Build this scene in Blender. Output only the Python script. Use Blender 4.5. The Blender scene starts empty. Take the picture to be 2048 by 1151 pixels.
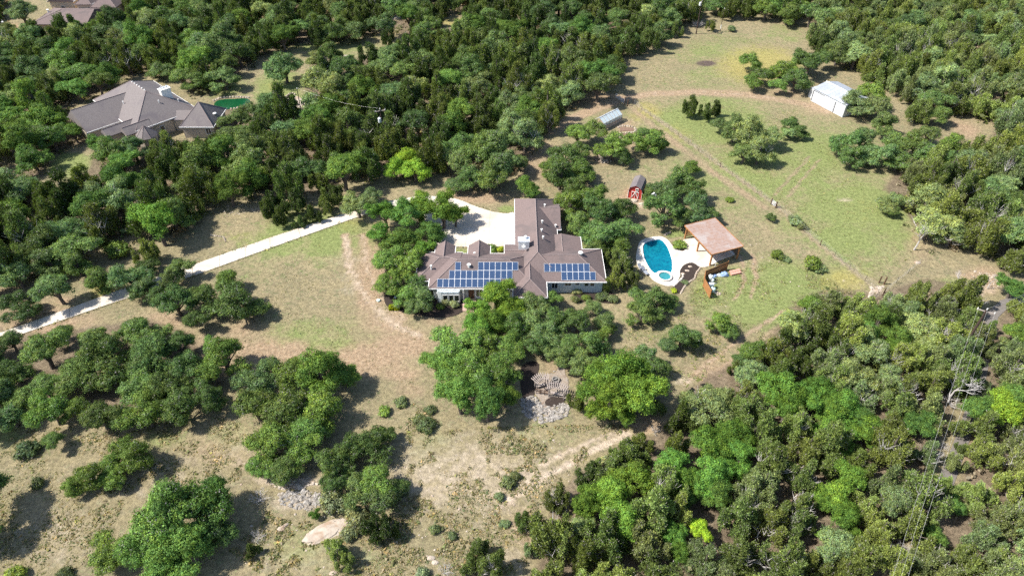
import bpy, math, random
import numpy as np
from mathutils import Vector, Matrix

R_ = math.radians
sc = bpy.context.scene
C = sc.collection
random.seed(7)
rng = np.random.default_rng(7)

# ------------------------------------------------------------------ camera
F = 1366.0                      # focal length in pixels of a 2048 wide picture (24 mm class drone lens)
PITCH = R_(41)
CAM_H = 79.0
cd = bpy.data.cameras.new('camera')
cam = bpy.data.objects.new('camera', cd)
C.objects.link(cam)
cam.location = (0, 0, CAM_H)
cam.rotation_euler = (R_(90) - PITCH, 0, 0)
cd.sensor_width = 36.0
cd.lens = 36.0 * F / 2048.0
cd.clip_start = 0.5
cd.clip_end = 3000
sc.camera = cam

# ------------------------------------------------------------------ world, sun, exposure
SUN_EL = R_(50)
SUN_HEAD = R_(6)                # the light travels towards +X, a little towards +Y
w = bpy.data.worlds.new('World')
sc.world = w
w.use_nodes = True
nt = w.node_tree
nt.nodes.clear()
sky = nt.nodes.new('ShaderNodeTexSky')
sky.sky_type = 'NISHITA'
sky.sun_disc = False
sky.sun_elevation = SUN_EL
sky.sun_rotation = R_(270) - SUN_HEAD
bg = nt.nodes.new('ShaderNodeBackground')
bg.inputs['Strength'].default_value = 0.115
wo = nt.nodes.new('ShaderNodeOutputWorld')
nt.links.new(sky.outputs[0], bg.inputs[0])
nt.links.new(bg.outputs[0], wo.inputs[0])
sd = bpy.data.lights.new('sun', 'SUN')
sd.energy = 5.0
sd.angle = R_(0.5)
sd.color = (1.0, 0.955, 0.88)
sun = bpy.data.objects.new('sun', sd)
C.objects.link(sun)
ldir = Vector((math.cos(SUN_EL) * math.cos(SUN_HEAD), math.cos(SUN_EL) * math.sin(SUN_HEAD), -math.sin(SUN_EL)))
sun.rotation_euler = ldir.to_track_quat('-Z', 'Y').to_euler()
sun.location = (-100, 80, 120)
vs = sc.view_settings
vs.view_transform = 'Standard'
vs.look = 'None'
vs.exposure = 0.74
vs.gamma = 1.0
vs.use_curve_mapping = False
sc.render.engine = 'CYCLES'
sc.cycles.max_bounces = 4
sc.cycles.diffuse_bounces = 2
sc.cycles.transmission_bounces = 4
sc.cycles.transparent_max_bounces = 8
sc.cycles.use_denoising = False
sc.cycles.use_light_tree = False
sc.cycles.use_adaptive_sampling = True
sc.cycles.adaptive_threshold = 0.02

# ------------------------------------------------------------------ survey helpers (picture point -> point of the site)
SP, CP = math.sin(PITCH), math.cos(PITCH)


def G(u, v, z=0.0):
    x = (u - 1024) / F
    y = (v - 575.5) / F
    t = (z - CAM_H) / (-SP - y * CP)
    return (x * t, (CP - y * SP) * t, z)


def PX(x, y, z):
    dz = z - CAM_H
    d = y * CP - dz * SP
    return 1024 + F * x / d, 575.5 - F * (y * SP + dz * CP) / d


def DEPTH(x, y, z):
    return y * CP - (z - CAM_H) * SP


def inside(poly, x, y):
    """vectorised point in polygon"""
    x = np.asarray(x, float)
    y = np.asarray(y, float)
    r = np.zeros(x.shape, bool)
    n = len(poly)
    j = n - 1
    for i in range(n):
        xi, yi = poly[i]
        xj, yj = poly[j]
        c = ((yi > y) != (yj > y)) & (x < (xj - xi) * (y - yi) / ((yj - yi) or 1e-9) + xi)
        r ^= c
        j = i
    return r


# ------------------------------------------------------------------ materials
MATS = {}


def new_mat(name):
    m = bpy.data.materials.new(name)
    m.use_nodes = True
    t = m.node_tree
    t.nodes.clear()
    out = t.nodes.new('ShaderNodeOutputMaterial')
    MATS[name] = m
    return m, t, out


def node(t, kind, **kw):
    n = t.nodes.new(kind)
    for k, v in kw.items():
        if k in n.inputs.keys():
            n.inputs[k].default_value = v
        else:
            setattr(n, k, v)
    return n


def noise_tex(t, scale, detail=4, rough=0.6, vec=None, dist=0.0):
    n = t.nodes.new('ShaderNodeTexNoise')
    n.inputs['Scale'].default_value = scale
    n.inputs['Detail'].default_value = detail
    n.inputs['Roughness'].default_value = rough
    n.inputs['Distortion'].default_value = dist
    if vec is not None:
        t.links.new(vec, n.inputs['Vector'])
    return n.outputs['Fac']


def math_n(t, op, a, b=None, clamp=False):
    n = t.nodes.new('ShaderNodeMath')
    n.operation = op
    n.use_clamp = clamp
    for i, s in enumerate((a, b)):
        if s is None:
            continue
        if isinstance(s, (int, float)):
            n.inputs[i].default_value = s
        else:
            t.links.new(s, n.inputs[i])
    return n.outputs[0]


def mix_c(t, fac, a, b, mode='MIX'):
    n = t.nodes.new('ShaderNodeMix')
    n.data_type = 'RGBA'
    n.blend_type = mode
    for i, s in ((0, fac), (6, a), (7, b)):
        if isinstance(s, (int, float)):
            n.inputs[i].default_value = s
        elif isinstance(s, tuple):
            n.inputs[i].default_value = (*s[:3], 1)
        else:
            t.links.new(s, n.inputs[i])
    return n.outputs[2]


def ramp(t, fac, lo, hi):
    n = t.nodes.new('ShaderNodeMapRange')
    n.interpolation_type = 'SMOOTHSTEP'
    n.inputs[1].default_value = lo
    n.inputs[2].default_value = hi
    t.links.new(fac, n.inputs[0])
    return n.outputs[0]


def world_pos(t):
    return t.nodes.new('ShaderNodeNewGeometry').outputs['Position']


def surf(name, c1, c2, scale=1.0, rough=0.8, bump=0.0, metal=0.0, spec=0.3, stripe=None, c3=None, s3=0.15):
    """mottled paint, wood, stone, metal: two colours through noise, optional stripes and large stains"""
    m, t, out = new_mat(name)
    p = world_pos(t)
    f = ramp(t, noise_tex(t, scale, 6, 0.65, p), 0.3, 0.7)
    col = mix_c(t, f, c1, c2)
    if c3 is not None:
        col = mix_c(t, ramp(t, noise_tex(t, s3, 5, 0.6, p, 0.5), 0.48, 0.66), col, c3)
    b = t.nodes.new('ShaderNodeBsdfPrincipled')
    b.inputs['Roughness'].default_value = rough
    b.inputs['Metallic'].default_value = metal
    b.inputs['Specular IOR Level'].default_value = spec
    if stripe:
        wv = t.nodes.new('ShaderNodeTexWave')
        wv.wave_type = 'BANDS'
        wv.bands_direction = stripe[0]
        wv.inputs['Scale'].default_value = stripe[1]
        wv.inputs['Distortion'].default_value = 0.6
        t.links.new(p, wv.inputs['Vector'])
        col = mix_c(t, math_n(t, 'MULTIPLY', wv.outputs['Fac'], stripe[2]), col, tuple(x * 0.45 for x in c1))
    t.links.new(col, b.inputs['Base Color'])
    if bump:
        bn = t.nodes.new('ShaderNodeBump')
        bn.inputs['Strength'].default_value = bump
        bn.inputs['Distance'].default_value = 0.05
        t.links.new(noise_tex(t, scale * 4, 4, 0.6, p), bn.inputs['Height'])
        t.links.new(bn.outputs[0], b.inputs['Normal'])
    t.links.new(b.outputs[0], out.inputs[0])
    return m


def leaf_mat(name, warm, transl=0.32, dry=None, var=0.45, own=None):
    """foliage: the tree's own tint (object colour, or a tint stored per tree) varied twig by twig and leaf by leaf"""
    m, t, out = new_mat(name)
    ge = t.nodes.new('ShaderNodeNewGeometry')
    rnd = ge.outputs['Random Per Island']
    tw = t.nodes.new('ShaderNodeVertexColor')
    tw.layer_name = 'twig'
    if own:
        oc = t.nodes.new('ShaderNodeAttribute')
        oc.attribute_name = 'tint'
        oc.attribute_type = own
        base = oc.outputs['Color']
    else:
        base = t.nodes.new('ShaderNodeObjectInfo').outputs['Color']
    sp = t.nodes.new('ShaderNodeSeparateColor')
    t.links.new(tw.outputs[0], sp.inputs[0])
    k = math_n(t, 'ADD', math_n(t, 'MULTIPLY', rnd, 2 * var), 1 - var)
    k = math_n(t, 'MULTIPLY', k, math_n(t, 'ADD', math_n(t, 'MULTIPLY', sp.outputs[0], 0.9), 0.55))
    col = mix_c(t, ramp(t, sp.outputs[1], 0.3, 1.0), base, mix_c(t, 1.0, base, warm, 'MULTIPLY'))
    vm = t.nodes.new('ShaderNodeVectorMath')
    vm.operation = 'SCALE'
    t.links.new(col, vm.inputs[0])
    t.links.new(k, vm.inputs['Scale'])
    col = vm.outputs[0]
    if dry is not None:
        rr = math_n(t, 'FRACT', math_n(t, 'MULTIPLY', rnd, 17.31))
        rr = math_n(t, 'ADD', math_n(t, 'MULTIPLY', rr, 0.5), math_n(t, 'MULTIPLY', sp.outputs[2], 0.5))
        col = mix_c(t, ramp(t, rr, dry[1], dry[1] + 0.04), col, dry[0])
    d = t.nodes.new('ShaderNodeBsdfPrincipled')
    d.inputs['Roughness'].default_value = 0.5
    d.inputs['Specular IOR Level'].default_value = 0.10
    t.links.new(col, d.inputs['Base Color'])
    tr = t.nodes.new('ShaderNodeBsdfTranslucent')
    t.links.new(mix_c(t, 1.0, col, (1.2, 1.3, 0.6), 'MULTIPLY'), tr.inputs['Color'])
    mx = t.nodes.new('ShaderNodeMixShader')
    mx.inputs[0].default_value = transl
    t.links.new(d.outputs[0], mx.inputs[1])
    t.links.new(tr.outputs[0], mx.inputs[2])
    t.links.new(mx.outputs[0], out.inputs[0])
    return m


M = {}
M['concrete'] = surf('concrete', (0.60, 0.545, 0.47), (0.52, 0.465, 0.395), 0.8, 0.85, 0.1, c3=(0.52, 0.44, 0.35), s3=0.12)
M['joint'] = surf('joint', (0.26, 0.22, 0.18), (0.22, 0.19, 0.15), 1.0, 0.9)
M['deck'] = surf('deck', (0.66, 0.61, 0.54), (0.57, 0.52, 0.455), 1.2, 0.8, 0.1, c3=(0.52, 0.45, 0.37), s3=0.35)
M['asphalt'] = surf('asphalt', (0.19, 0.17, 0.155), (0.145, 0.13, 0.118), 3.0, 0.9, 0.2)
M['shingle'] = surf('shingle', (0.205, 0.155, 0.145), (0.145, 0.108, 0.102), 5.0, 0.9, 0.35, stripe=('Z', 9.0, 0.22), c3=(0.135, 0.108, 0.104), s3=0.3)
M['shingle_grey'] = surf('shingle_grey', (0.215, 0.188, 0.182), (0.160, 0.139, 0.134), 4.0, 0.9, 0.35, stripe=('Z', 9.0, 0.22), c3=(0.155, 0.134, 0.138), s3=0.25)
M['ridge'] = surf('ridge', (0.26, 0.205, 0.195), (0.21, 0.165, 0.155), 3.0, 0.9)
M['white'] = surf('white', (0.82, 0.81, 0.78), (0.74, 0.73, 0.70), 2.0, 0.6)
M['siding'] = surf('siding', (0.55, 0.60, 0.62), (0.48, 0.53, 0.56), 2.0, 0.7, stripe=('Z', 12.0, 0.12))
M['stone'] = surf('stone', (0.50, 0.44, 0.36), (0.36, 0.31, 0.25), 2.5, 0.9, 0.6)
M['limestone'] = surf('limestone', (0.50, 0.43, 0.355), (0.36, 0.30, 0.24), 0.9, 0.9, 0.6, c3=(0.33, 0.24, 0.17), s3=0.6)
M['rubble'] = surf('rubble', (0.40, 0.37, 0.335), (0.15, 0.135, 0.12), 2.3, 0.9, 0.5, c3=(0.30, 0.26, 0.21), s3=1.1)
M['gravel'] = surf('gravel', (0.36, 0.30, 0.245), (0.23, 0.19, 0.155), 3.5, 0.95, 0.6, c3=(0.20, 0.15, 0.115), s3=0.7)
M['brick'] = surf('brick', (0.50, 0.34, 0.29), (0.40, 0.26, 0.22), 3.0, 0.85, 0.3)
M['glass'] = surf('glass', (0.02, 0.025, 0.03), (0.03, 0.035, 0.04), 1.0, 0.08, spec=0.6)
M['cell'] = surf('cell', (0.034, 0.064, 0.135), (0.044, 0.078, 0.155), 1.2, 0.22, spec=0.55, stripe=('X', 9.0, 0.25))
M['alu'] = surf('alu', (0.78, 0.79, 0.80), (0.70, 0.71, 0.73), 2.0, 0.4, metal=0.2)
M['galv'] = surf('galv', (0.62, 0.65, 0.70), (0.52, 0.56, 0.61), 0.8, 0.45, metal=0.25, c3=(0.70, 0.74, 0.78), s3=0.4)
M['barn_white'] = surf('barn_white', (0.62, 0.63, 0.65), (0.54, 0.56, 0.585), 0.8, 0.5, stripe=('X', 5.0, 0.08))
M['barn_roof'] = surf('barn_roof', (0.40, 0.425, 0.465), (0.33, 0.355, 0.40), 0.6, 0.45, metal=0.1, c3=(0.46, 0.48, 0.51), s3=0.3)
M['rust'] = surf('rust', (0.345, 0.265, 0.235), (0.315, 0.20, 0.15), 1.3, 0.7, 0.1, stripe=('X', 3.2, 0.2), c3=(0.375, 0.32, 0.295), s3=0.35)
M['cedar'] = surf('cedar', (0.40, 0.19, 0.075), (0.31, 0.14, 0.055), 3.0, 0.75, 0.3)
M['dark_wood'] = surf('dark_wood', (0.12, 0.065, 0.04), (0.085, 0.048, 0.032), 3.0, 0.8, 0.3)
M['grey_wood'] = surf('grey_wood', (0.42, 0.36, 0.32), (0.30, 0.25, 0.22), 3.0, 0.85, 0.3)
M['pole_wood'] = surf('pole_wood', (0.070, 0.045, 0.035), (0.05, 0.034, 0.028), 3.0, 0.9, 0.3)
M['red'] = surf('red', (0.52, 0.055, 0.045), (0.44, 0.045, 0.038), 2.0, 0.7, stripe=('X', 8, 0.08))
M['mulch'] = surf('mulch', (0.030, 0.022, 0.019), (0.055, 0.040, 0.032), 6.0, 0.95, 0.8)
M['bark'] = surf('bark', (0.15, 0.125, 0.105), (0.085, 0.07, 0.06), 3.0, 0.95, 0.6)
M['deadwood'] = surf('deadwood', (0.54, 0.51, 0.485), (0.38, 0.355, 0.34), 3.0, 0.9, 0.3)
M['metal_dark'] = surf('metal_dark', (0.06, 0.06, 0.06), (0.045, 0.045, 0.045), 2.0, 0.5, metal=0.4)
M['wire'] = surf('wire', (0.62, 0.60, 0.56), (0.55, 0.53, 0.50), 1.0, 0.4, metal=0.3)
M['blue'] = surf('blue', (0.22, 0.33, 0.55), (0.32, 0.42, 0.60), 2.0, 0.6)
M['blue_dark'] = surf('blue_dark', (0.03, 0.10, 0.22), (0.04, 0.12, 0.26), 2.0, 0.5)
M['pale_plastic'] = surf('pale_plastic', (0.70, 0.76, 0.74), (0.62, 0.68, 0.67), 2.0, 0.5)
M['teal'] = surf('teal', (0.56, 0.72, 0.68), (0.50, 0.66, 0.63), 2.0, 0.6)
M['salmon'] = surf('salmon', (0.66, 0.34, 0.27), (0.55, 0.27, 0.20), 2.0, 0.8)
M['grey_fabric'] = surf('grey_fabric', (0.30, 0.32, 0.36), (0.24, 0.26, 0.30), 3.0, 0.9)
M['plaster'] = surf('plaster', (0.22, 0.56, 0.64), (0.15, 0.46, 0.56), 0.6, 0.7)
M['soil'] = surf('soil', (0.17, 0.105, 0.075), (0.23, 0.15, 0.11), 3.0, 0.95, 0.5)
M['tyre'] = surf('tyre', (0.02, 0.02, 0.02), (0.03, 0.03, 0.03), 2.0, 0.8)
M['car_white'] = surf('car_white', (0.80, 0.80, 0.82), (0.76, 0.76, 0.79), 1.0, 0.25, spec=0.6)
M['tan_wall'] = surf('tan_wall', (0.62, 0.50, 0.36), (0.54, 0.42, 0.30), 2.0, 0.85, 0.2)
for own_, sfx in ((None, ''), ('INSTANCER', '_wood')):
    M['oak' + sfx] = leaf_mat('oak_leaf' + sfx, (1.3, 1.1, 0.75), 0.24, ((0.28, 0.27, 0.24), 0.84), 0.45, own_)
    M['elm' + sfx] = leaf_mat('elm_leaf' + sfx, (1.35, 1.12, 0.7), 0.28, None, 0.4, own_)
    M['juniper' + sfx] = leaf_mat('juniper_leaf' + sfx, (1.14, 1.08, 0.75), 0.22, ((0.30, 0.28, 0.25), 0.80), 0.45, own_)
M['grass'] = leaf_mat('grass_blade', (1.6, 1.3, 1.0), 0.4, ((0.42, 0.35, 0.24), 0.62), 0.35, 'GEOMETRY')



def water_mat(name, tint, dens, deep):
    m, t, out = new_mat(name)
    p = world_pos(t)
    b = t.nodes.new('ShaderNodeBsdfPrincipled')
    b.inputs['Roughness'].default_value = 0.06
    b.inputs['Specular IOR Level'].default_value = 0.5
    col = mix_c(t, ramp(t, noise_tex(t, 1.6, 3, 0.6, p, 1.5), 0.35, 0.7), tint, deep)
    t.links.new(col, b.inputs['Base Color'])
    bn = t.nodes.new('ShaderNodeBump')
    bn.inputs['Strength'].default_value = 0.35
    bn.inputs['Distance'].default_value = 0.06
    t.links.new(noise_tex(t, 2.2, 3, 0.6, p, 1.0), bn.inputs['Height'])
    t.links.new(bn.outputs[0], b.inputs['Normal'])
    tr = t.nodes.new('ShaderNodeBsdfTransparent')
    tr.inputs['Color'].default_value = (*tint, 1)
    mx = t.nodes.new('ShaderNodeMixShader')
    mx.inputs[0].default_value = dens
    t.links.new(tr.outputs[0], mx.inputs[1])
    t.links.new(b.outputs[0], mx.inputs[2])
    t.links.new(mx.outputs[0], out.inputs[0])
    return m


M['pool_water'] = water_mat('pool_water', (0.008, 0.33, 0.44), 0.5, (0.004, 0.17, 0.29))
M['spa_water'] = water_mat('spa_water', (0.10, 0.48, 0.52), 0.5, (0.06, 0.38, 0.44))
M['pond_water'] = water_mat('pond_water', (0.008, 0.085, 0.03), 0.92, (0.006, 0.05, 0.02))


def glasshouse_mat():
    m, t, out = new_mat('greenhouse_pane')
    b = t.nodes.new('ShaderNodeBsdfPrincipled')
    b.inputs['Base Color'].default_value = (0.62, 0.74, 0.80, 1)
    b.inputs['Roughness'].default_value = 0.25
    tr = t.nodes.new('ShaderNodeBsdfTransparent')
    mx = t.nodes.new('ShaderNodeMixShader')
    mx.inputs[0].default_value = 0.55
    t.links.new(tr.outputs[0], mx.inputs[1])
    t.links.new(b.outputs[0], mx.inputs[2])
    t.links.new(mx.outputs[0], out.inputs[0])
    return m


M['pane'] = glasshouse_mat()


# ------------------------------------------------------------------ mesh helpers
class MB:
    def __init__(self):
        self.v = []
        self.f = []

    def add(self, verts, faces):
        o = len(self.v)
        self.v += [tuple(p) for p in verts]
        self.f += [tuple(i + o for i in f) for f in faces]
        return self

    def box(self, c, s, rz=0.0):
        cx, cy, cz = c
        hx, hy, hz = s[0] / 2, s[1] / 2, s[2] / 2
        ca, sa = math.cos(rz), math.sin(rz)
        vs_ = []
        for dz in (-hz, hz):
            for dx, dy in ((-hx, -hy), (hx, -hy), (hx, hy), (-hx, hy)):
                vs_.append((cx + dx * ca - dy * sa, cy + dx * sa + dy * ca, cz + dz))
        return self.add(vs_, [(3, 2, 1, 0), (4, 5, 6, 7), (0, 1, 5, 4), (1, 2, 6, 5), (2, 3, 7, 6), (3, 0, 4, 7)])

    def beam(self, a, b, w_, h_):
        a, b = Vector(a), Vector(b)
        d = (b - a).normalized()
        up = Vector((0, 0, 1)) if abs(d.z) < 0.95 else Vector((0, 1, 0))
        s = d.cross(up).normalized()
        u = s.cross(d).normalized()
        s, u = s * (w_ / 2), u * (h_ / 2)
        vs_ = [p + q for p in (a, b) for q in (-s - u, s - u, s + u, -s + u)]
        return self.add(vs_, [(3, 2, 1, 0), (4, 5, 6, 7), (0, 1, 5, 4), (1, 2, 6, 5), (2, 3, 7, 6), (3, 0, 4, 7)])

    def tube(self, pts, rad, n=6):
        pts = [Vector(p) for p in pts]
        if isinstance(rad, (int, float)):
            rad = [rad] * len(pts)
        vs_, fs = [], []
        for i, p in enumerate(pts):
            d = (pts[min(i + 1, len(pts) - 1)] - pts[max(i - 1, 0)]).normalized()
            up = Vector((0, 0, 1)) if abs(d.z) < 0.9 else Vector((1, 0, 0))
            s = d.cross(up).normalized()
            u = s.cross(d).normalized()
            for k in range(n):
                a = 2 * math.pi * k / n
                vs_.append(p + (s * math.cos(a) + u * math.sin(a)) * rad[i])
        for i in range(len(pts) - 1):
            for k in range(n):
                k2 = (k + 1) % n
                fs.append((i * n + k, i * n + k2, (i + 1) * n + k2, (i + 1) * n + k))
        fs.append(tuple(range(n))[::-1])
        fs.append(tuple((len(pts) - 1) * n + k for k in range(n)))
        return self.add(vs_, fs)

    def prism(self, poly, z0, z1):
        n = len(poly)
        a = sum(poly[i][0] * poly[(i + 1) % n][1] - poly[(i + 1) % n][0] * poly[i][1] for i in range(n))
        if a < 0:
            poly = poly[::-1]
        vs_ = [(p[0], p[1], z0) for p in poly] + [(p[0], p[1], z1) for p in poly]
        fs = [tuple(range(n))[::-1], tuple(range(n, 2 * n))]
        for i in range(n):
            j = (i + 1) % n
            fs.append((i, j, n + j, n + i))
        return self.add(vs_, fs)

    def dome(self, c, rx, ry, rz, n=10, m=5, jit=0.0, seed=0):
        r_ = random.Random(seed)
        vs_, fs = [], []
        for i in range(m):
            a = math.pi / 2 * i / m
            for k in range(n):
                b = 2 * math.pi * k / n
                j = 1 + r_.uniform(-jit, jit)
                vs_.append((c[0] + rx * j * math.cos(a) * math.cos(b), c[1] + ry * j * math.cos(a) * math.sin(b), c[2] + rz * j * math.sin(a)))
        vs_.append((c[0], c[1], c[2] + rz))
        for i in range(m - 1):
            for k in range(n):
                k2 = (k + 1) % n
                fs.append((i * n + k, i * n + k2, (i + 1) * n + k2, (i + 1) * n + k))
        for k in range(n):
            fs.append(((m - 1) * n + k, (m - 1) * n + (k + 1) % n, m * n))
        fs.append(tuple(range(n))[::-1])
        return self.add(vs_, fs)

    def mesh(self, name, mat, origin=(0, 0, 0), smooth=False):
        me = bpy.data.meshes.new(name)
        o = origin
        me.from_pydata([(p[0] - o[0], p[1] - o[1], p[2] - o[2]) for p in self.v], [], self.f)
        me.materials.append(mat)
        if smooth:
            me.polygons.foreach_set('use_smooth', [True] * len(me.polygons))
        me.update()
        return me

    def build(self, name, mat, parent=None, smooth=False):
        """one mesh object; with a parent it becomes that thing's part"""
        org = (0, 0, 0)
        if parent is not None:
            org = WORLD_AT[parent.name]
        else:
            xs = [p[0] for p in self.v]
            ys = [p[1] for p in self.v]
            org = ((min(xs) + max(xs)) / 2, (min(ys) + max(ys)) / 2, min(p[2] for p in self.v))
        ob = bpy.data.objects.new(name, self.mesh(name, mat, org, smooth))
        C.objects.link(ob)
        if parent is not None:
            ob.parent = parent
            WORLD_AT[ob.name] = org
        else:
            ob.location = org
            WORLD_AT[ob.name] = org
        return ob


WORLD_AT = {}


def tag(o, label, cat=None, group=None, kind=None):
    if label:
        o['label'] = label
    if cat:
        o['category'] = cat
    if group:
        o['group'] = group
    if kind:
        o['kind'] = kind
    return o


def thing(name, loc, label, cat, group=None):
    o = bpy.data.objects.new(name, None)
    C.objects.link(o)
    o.empty_display_size = 0.3
    o.location = loc
    WORLD_AT[o.name] = tuple(loc)
    return tag(o, label, cat, group)


def structure(o, label=None):
    return tag(o, label, None, None, 'structure')


def gp(pts, z=0.0):
    return [G(u, v, z)[:2] for u, v in pts]


def smooth_poly(pts, k=4):
    """closed Catmull-Rom through the points"""
    n = len(pts)
    out = []
    for i in range(n):
        p0, p1, p2, p3 = (np.array(pts[(i + d) % n], float) for d in (-1, 0, 1, 2))
        for s in range(k):
            t = s / k
            out.append(tuple(0.5 * (2 * p1 + (p2 - p0) * t + (2 * p0 - 5 * p1 + 4 * p2 - p3) * t * t + (3 * p1 - p0 - 3 * p2 + p3) * t ** 3)))
    return out



# ------------------------------------------------------------------ layout in picture points
FOREST = {
    'north_west': [(-60, -30), (1400, -30), (1400, 30), (1360, 62), (1310, 95), (1240, 125), (1245, 165), (1225, 190), (1180, 200), (1120, 228),
                   (1095, 265), (1080, 310), (1020, 335), (900, 345), (850, 340), (770, 345), (740, 370), (690, 380), (640, 398), (540, 425), (525, 392),
                   (460, 400), (390, 440), (340, 470), (270, 482), (200, 515), (100, 555), (0, 590), (-60, 600)],
    'north': [(1400, -30), (1660, -30), (1640, 40), (1560, 35), (1500, 25), (1440, 22), (1400, 15)],
    'east': [(1640, -30), (2110, -30), (2110, 530), (2010, 545), (1990, 505), (1900, 515), (1860, 495), (1830, 465), (1800, 425), (1770, 395), (1790, 365),
             (1805, 340), (1840, 325), (1900, 325), (1925, 300), (1900, 240), (1760, 180), (1715, 150), (1650, 110), (1620, 90), (1620, 50)],
    'south_east': [(1600, 615), (1660, 595), (1760, 605), (1850, 575), (1940, 590), (1965, 640), (1950, 700), (1920, 760), (1900, 850), (1870, 900),
                   (1850, 960), (1845, 1050), (1810, 1100), (1780, 1185), (1060, 1185), (1090, 1110), (1105, 1030), (1150, 970), (1240, 915), (1330, 880),
                   (1375, 800), (1420, 765), (1520, 720)],
    'far_east': [(2015, 620), (2110, 600), (2110, 1185), (1860, 1185), (1875, 1100), (1905, 1040), (1935, 950), (1955, 900), (1965, 780), (1985, 700)],
    'west': [(-60, 655), (30, 690), (130, 680), (240, 665), (300, 655), (380, 690), (410, 740), (450, 790), (430, 815), (350, 835), (200, 840),
             (100, 835), (30, 850), (-60, 850)],
}
CLEAR = [
    [(20, -40), (240, -40), (240, 40), (215, 52), (120, 60), (90, 50), (20, 55)],                       # third house
    [(135, 225), (165, 275), (250, 290), (440, 285), (445, 195), (400, 185), (345, 150), (270, 145), (215, 180)],   # stone house
    [(75, 370), (110, 320), (165, 285), (190, 305), (180, 345), (115, 382)],
    [(425, 180), (505, 165), (505, 222), (430, 222)],
    [(480, 150), (520, 115), (600, 92), (680, 85), (790, 62), (815, 85), (765, 112), (690, 130), (640, 112), (605, 165), (622, 212), (560, 212), (480, 212)],
    [(880, 35), (905, 25), (940, 50), (930, 65), (885, 62)],
    [(775, 28), (805, 25), (810, 45), (780, 50)],
    [(1755, 205), (1820, 195), (1830, 260), (1790, 262)],
    [(1880, 235), (1960, 225), (1990, 260), (1985, 305), (1930, 290)],
    [(0, 320), (35, 320), (45, 360), (0, 350)],
    [(0, 40), (85, 45), (95, 70), (30, 75), (0, 65)],
]
POOL = [(1286, 492), (1294, 484), (1309, 480), (1323, 480), (1334, 493), (1341, 510), (1344, 524), (1343, 543), (1334, 546), (1321, 545), (1309, 546),
        (1300, 538), (1292, 524), (1287, 510)]
POOL_W = smooth_poly(gp(POOL), 4)
SPA_C, SPA_R = G(1329, 554), 1.05
COURT = [(812, 397), (845, 392), (880, 393), (915, 398), (940, 408), (965, 417), (990, 424), (1015, 427), (1031, 428), (1031, 489), (1010, 492), (982, 493),
         (936, 494), (910, 493), (880, 496), (866, 500), (862, 480), (855, 450), (830, 420)]
ROAD_E = [(2060, 592), (2010, 606), (1985, 630), (1972, 690), (1958, 760), (1940, 835), (1920, 890), (1885, 985), (1845, 1090), (1822, 1165), (1810, 1230)]


def seg_dist(x, y, pts):
    d = np.full(x.shape, 1e9)
    for (ax, ay), (bx, by) in zip(pts[:-1], pts[1:]):
        dx, dy = bx - ax, by - ay
        t = np.clip(((x - ax) * dx + (y - ay) * dy) / (dx * dx + dy * dy), 0, 1)
        d = np.minimum(d, np.hypot(x - ax - t * dx, y - ay - t * dy))
    return d


def value_noise(x, y, s, seed):
    """cheap smooth lattice noise for the survey of grass, 0..1"""
    r = np.random.default_rng(seed).random((257, 257))
    fx, fy = x / s + 500, y / s + 500
    ix, iy = np.floor(fx).astype(int), np.floor(fy).astype(int)
    tx, ty = fx - ix, fy - iy
    tx, ty = tx * tx * (3 - 2 * tx), ty * ty * (3 - 2 * ty)
    g = lambda a, b: r[a % 257, b % 257]
    return (g(ix, iy) * (1 - tx) + g(ix + 1, iy) * tx) * (1 - ty) + (g(ix, iy + 1) * (1 - tx) + g(ix + 1, iy + 1) * tx) * ty


# soft patches of what grows or lies on the ground: (u, v, ru, rv, strength)
GREEN = [(1440, 150, 160, 60, .38), (560, 180, 60, 40, .8), (660, 100, 130, 30, .55), (450, 175, 60, 30, .6), (600, 500, 170, 50, .38), (1560, 330, 240, 110, .62), (1720, 440, 130, 110, .85), (1560, 590, 170, 80, .8), (1430, 250, 150, 60, .7), (1450, 110, 140, 50, .45), (640, 455, 130, 40, .8), (640, 665, 110, 40, .6), (1300, 640, 120, 60, .35), (620, 480, 150, 45, .75), (700, 455, 60, 40, .5), (520, 540, 80, 35, .35), (560, 640, 120, 40, .3), (660, 680, 70, 26, .65), (640, 640, 80, 30, .35),
         (1400, 235, 120, 40, .8), (1460, 300, 60, 30, .5), (1700, 430, 150, 90, .75), (1600, 350, 80, 40, .55), (1750, 500, 80, 50, .5), (1640, 330, 60, 30, .4),
         (1530, 580, 110, 60, .75), (1420, 590, 40, 50, .85), (1640, 600, 90, 35, .8), (1400, 450, 60, 40, .5), (1350, 465, 25, 10, .8), (1480, 120, 60, 35, .5),
         (1560, 70, 60, 25, .45), (1430, 75, 40, 12, .4), (545, 180, 40, 20, .5), (640, 105, 50, 14, .4), (140, 330, 60, 25, 1.0), (445, 280, 35, 15, .9),
         (1015, 418, 20, 10, .7), (922, 502, 16, 12, .7), (985, 500, 20, 10, .6), (1230, 640, 40, 20, .3), (1180, 500, 15, 25, 1.0), (1080, 870, 130, 50, .35),
         (700, 1120, 150, 60, .3), (590, 1090, 80, 50, .4), (870, 900, 60, 60, .35), (470, 870, 80, 40, .35), (320, 880, 70, 25, .4), (15, 860, 40, 60, .5),
         (1480, 370, 90, 40, .25), (1500, 480, 60, 50, .25), (1280, 340, 60, 20, .35), (1900, 565, 60, 14, .6), (1250, 225, 10, 10, .3), (1180, 238, 30, 10, .4)]
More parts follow.
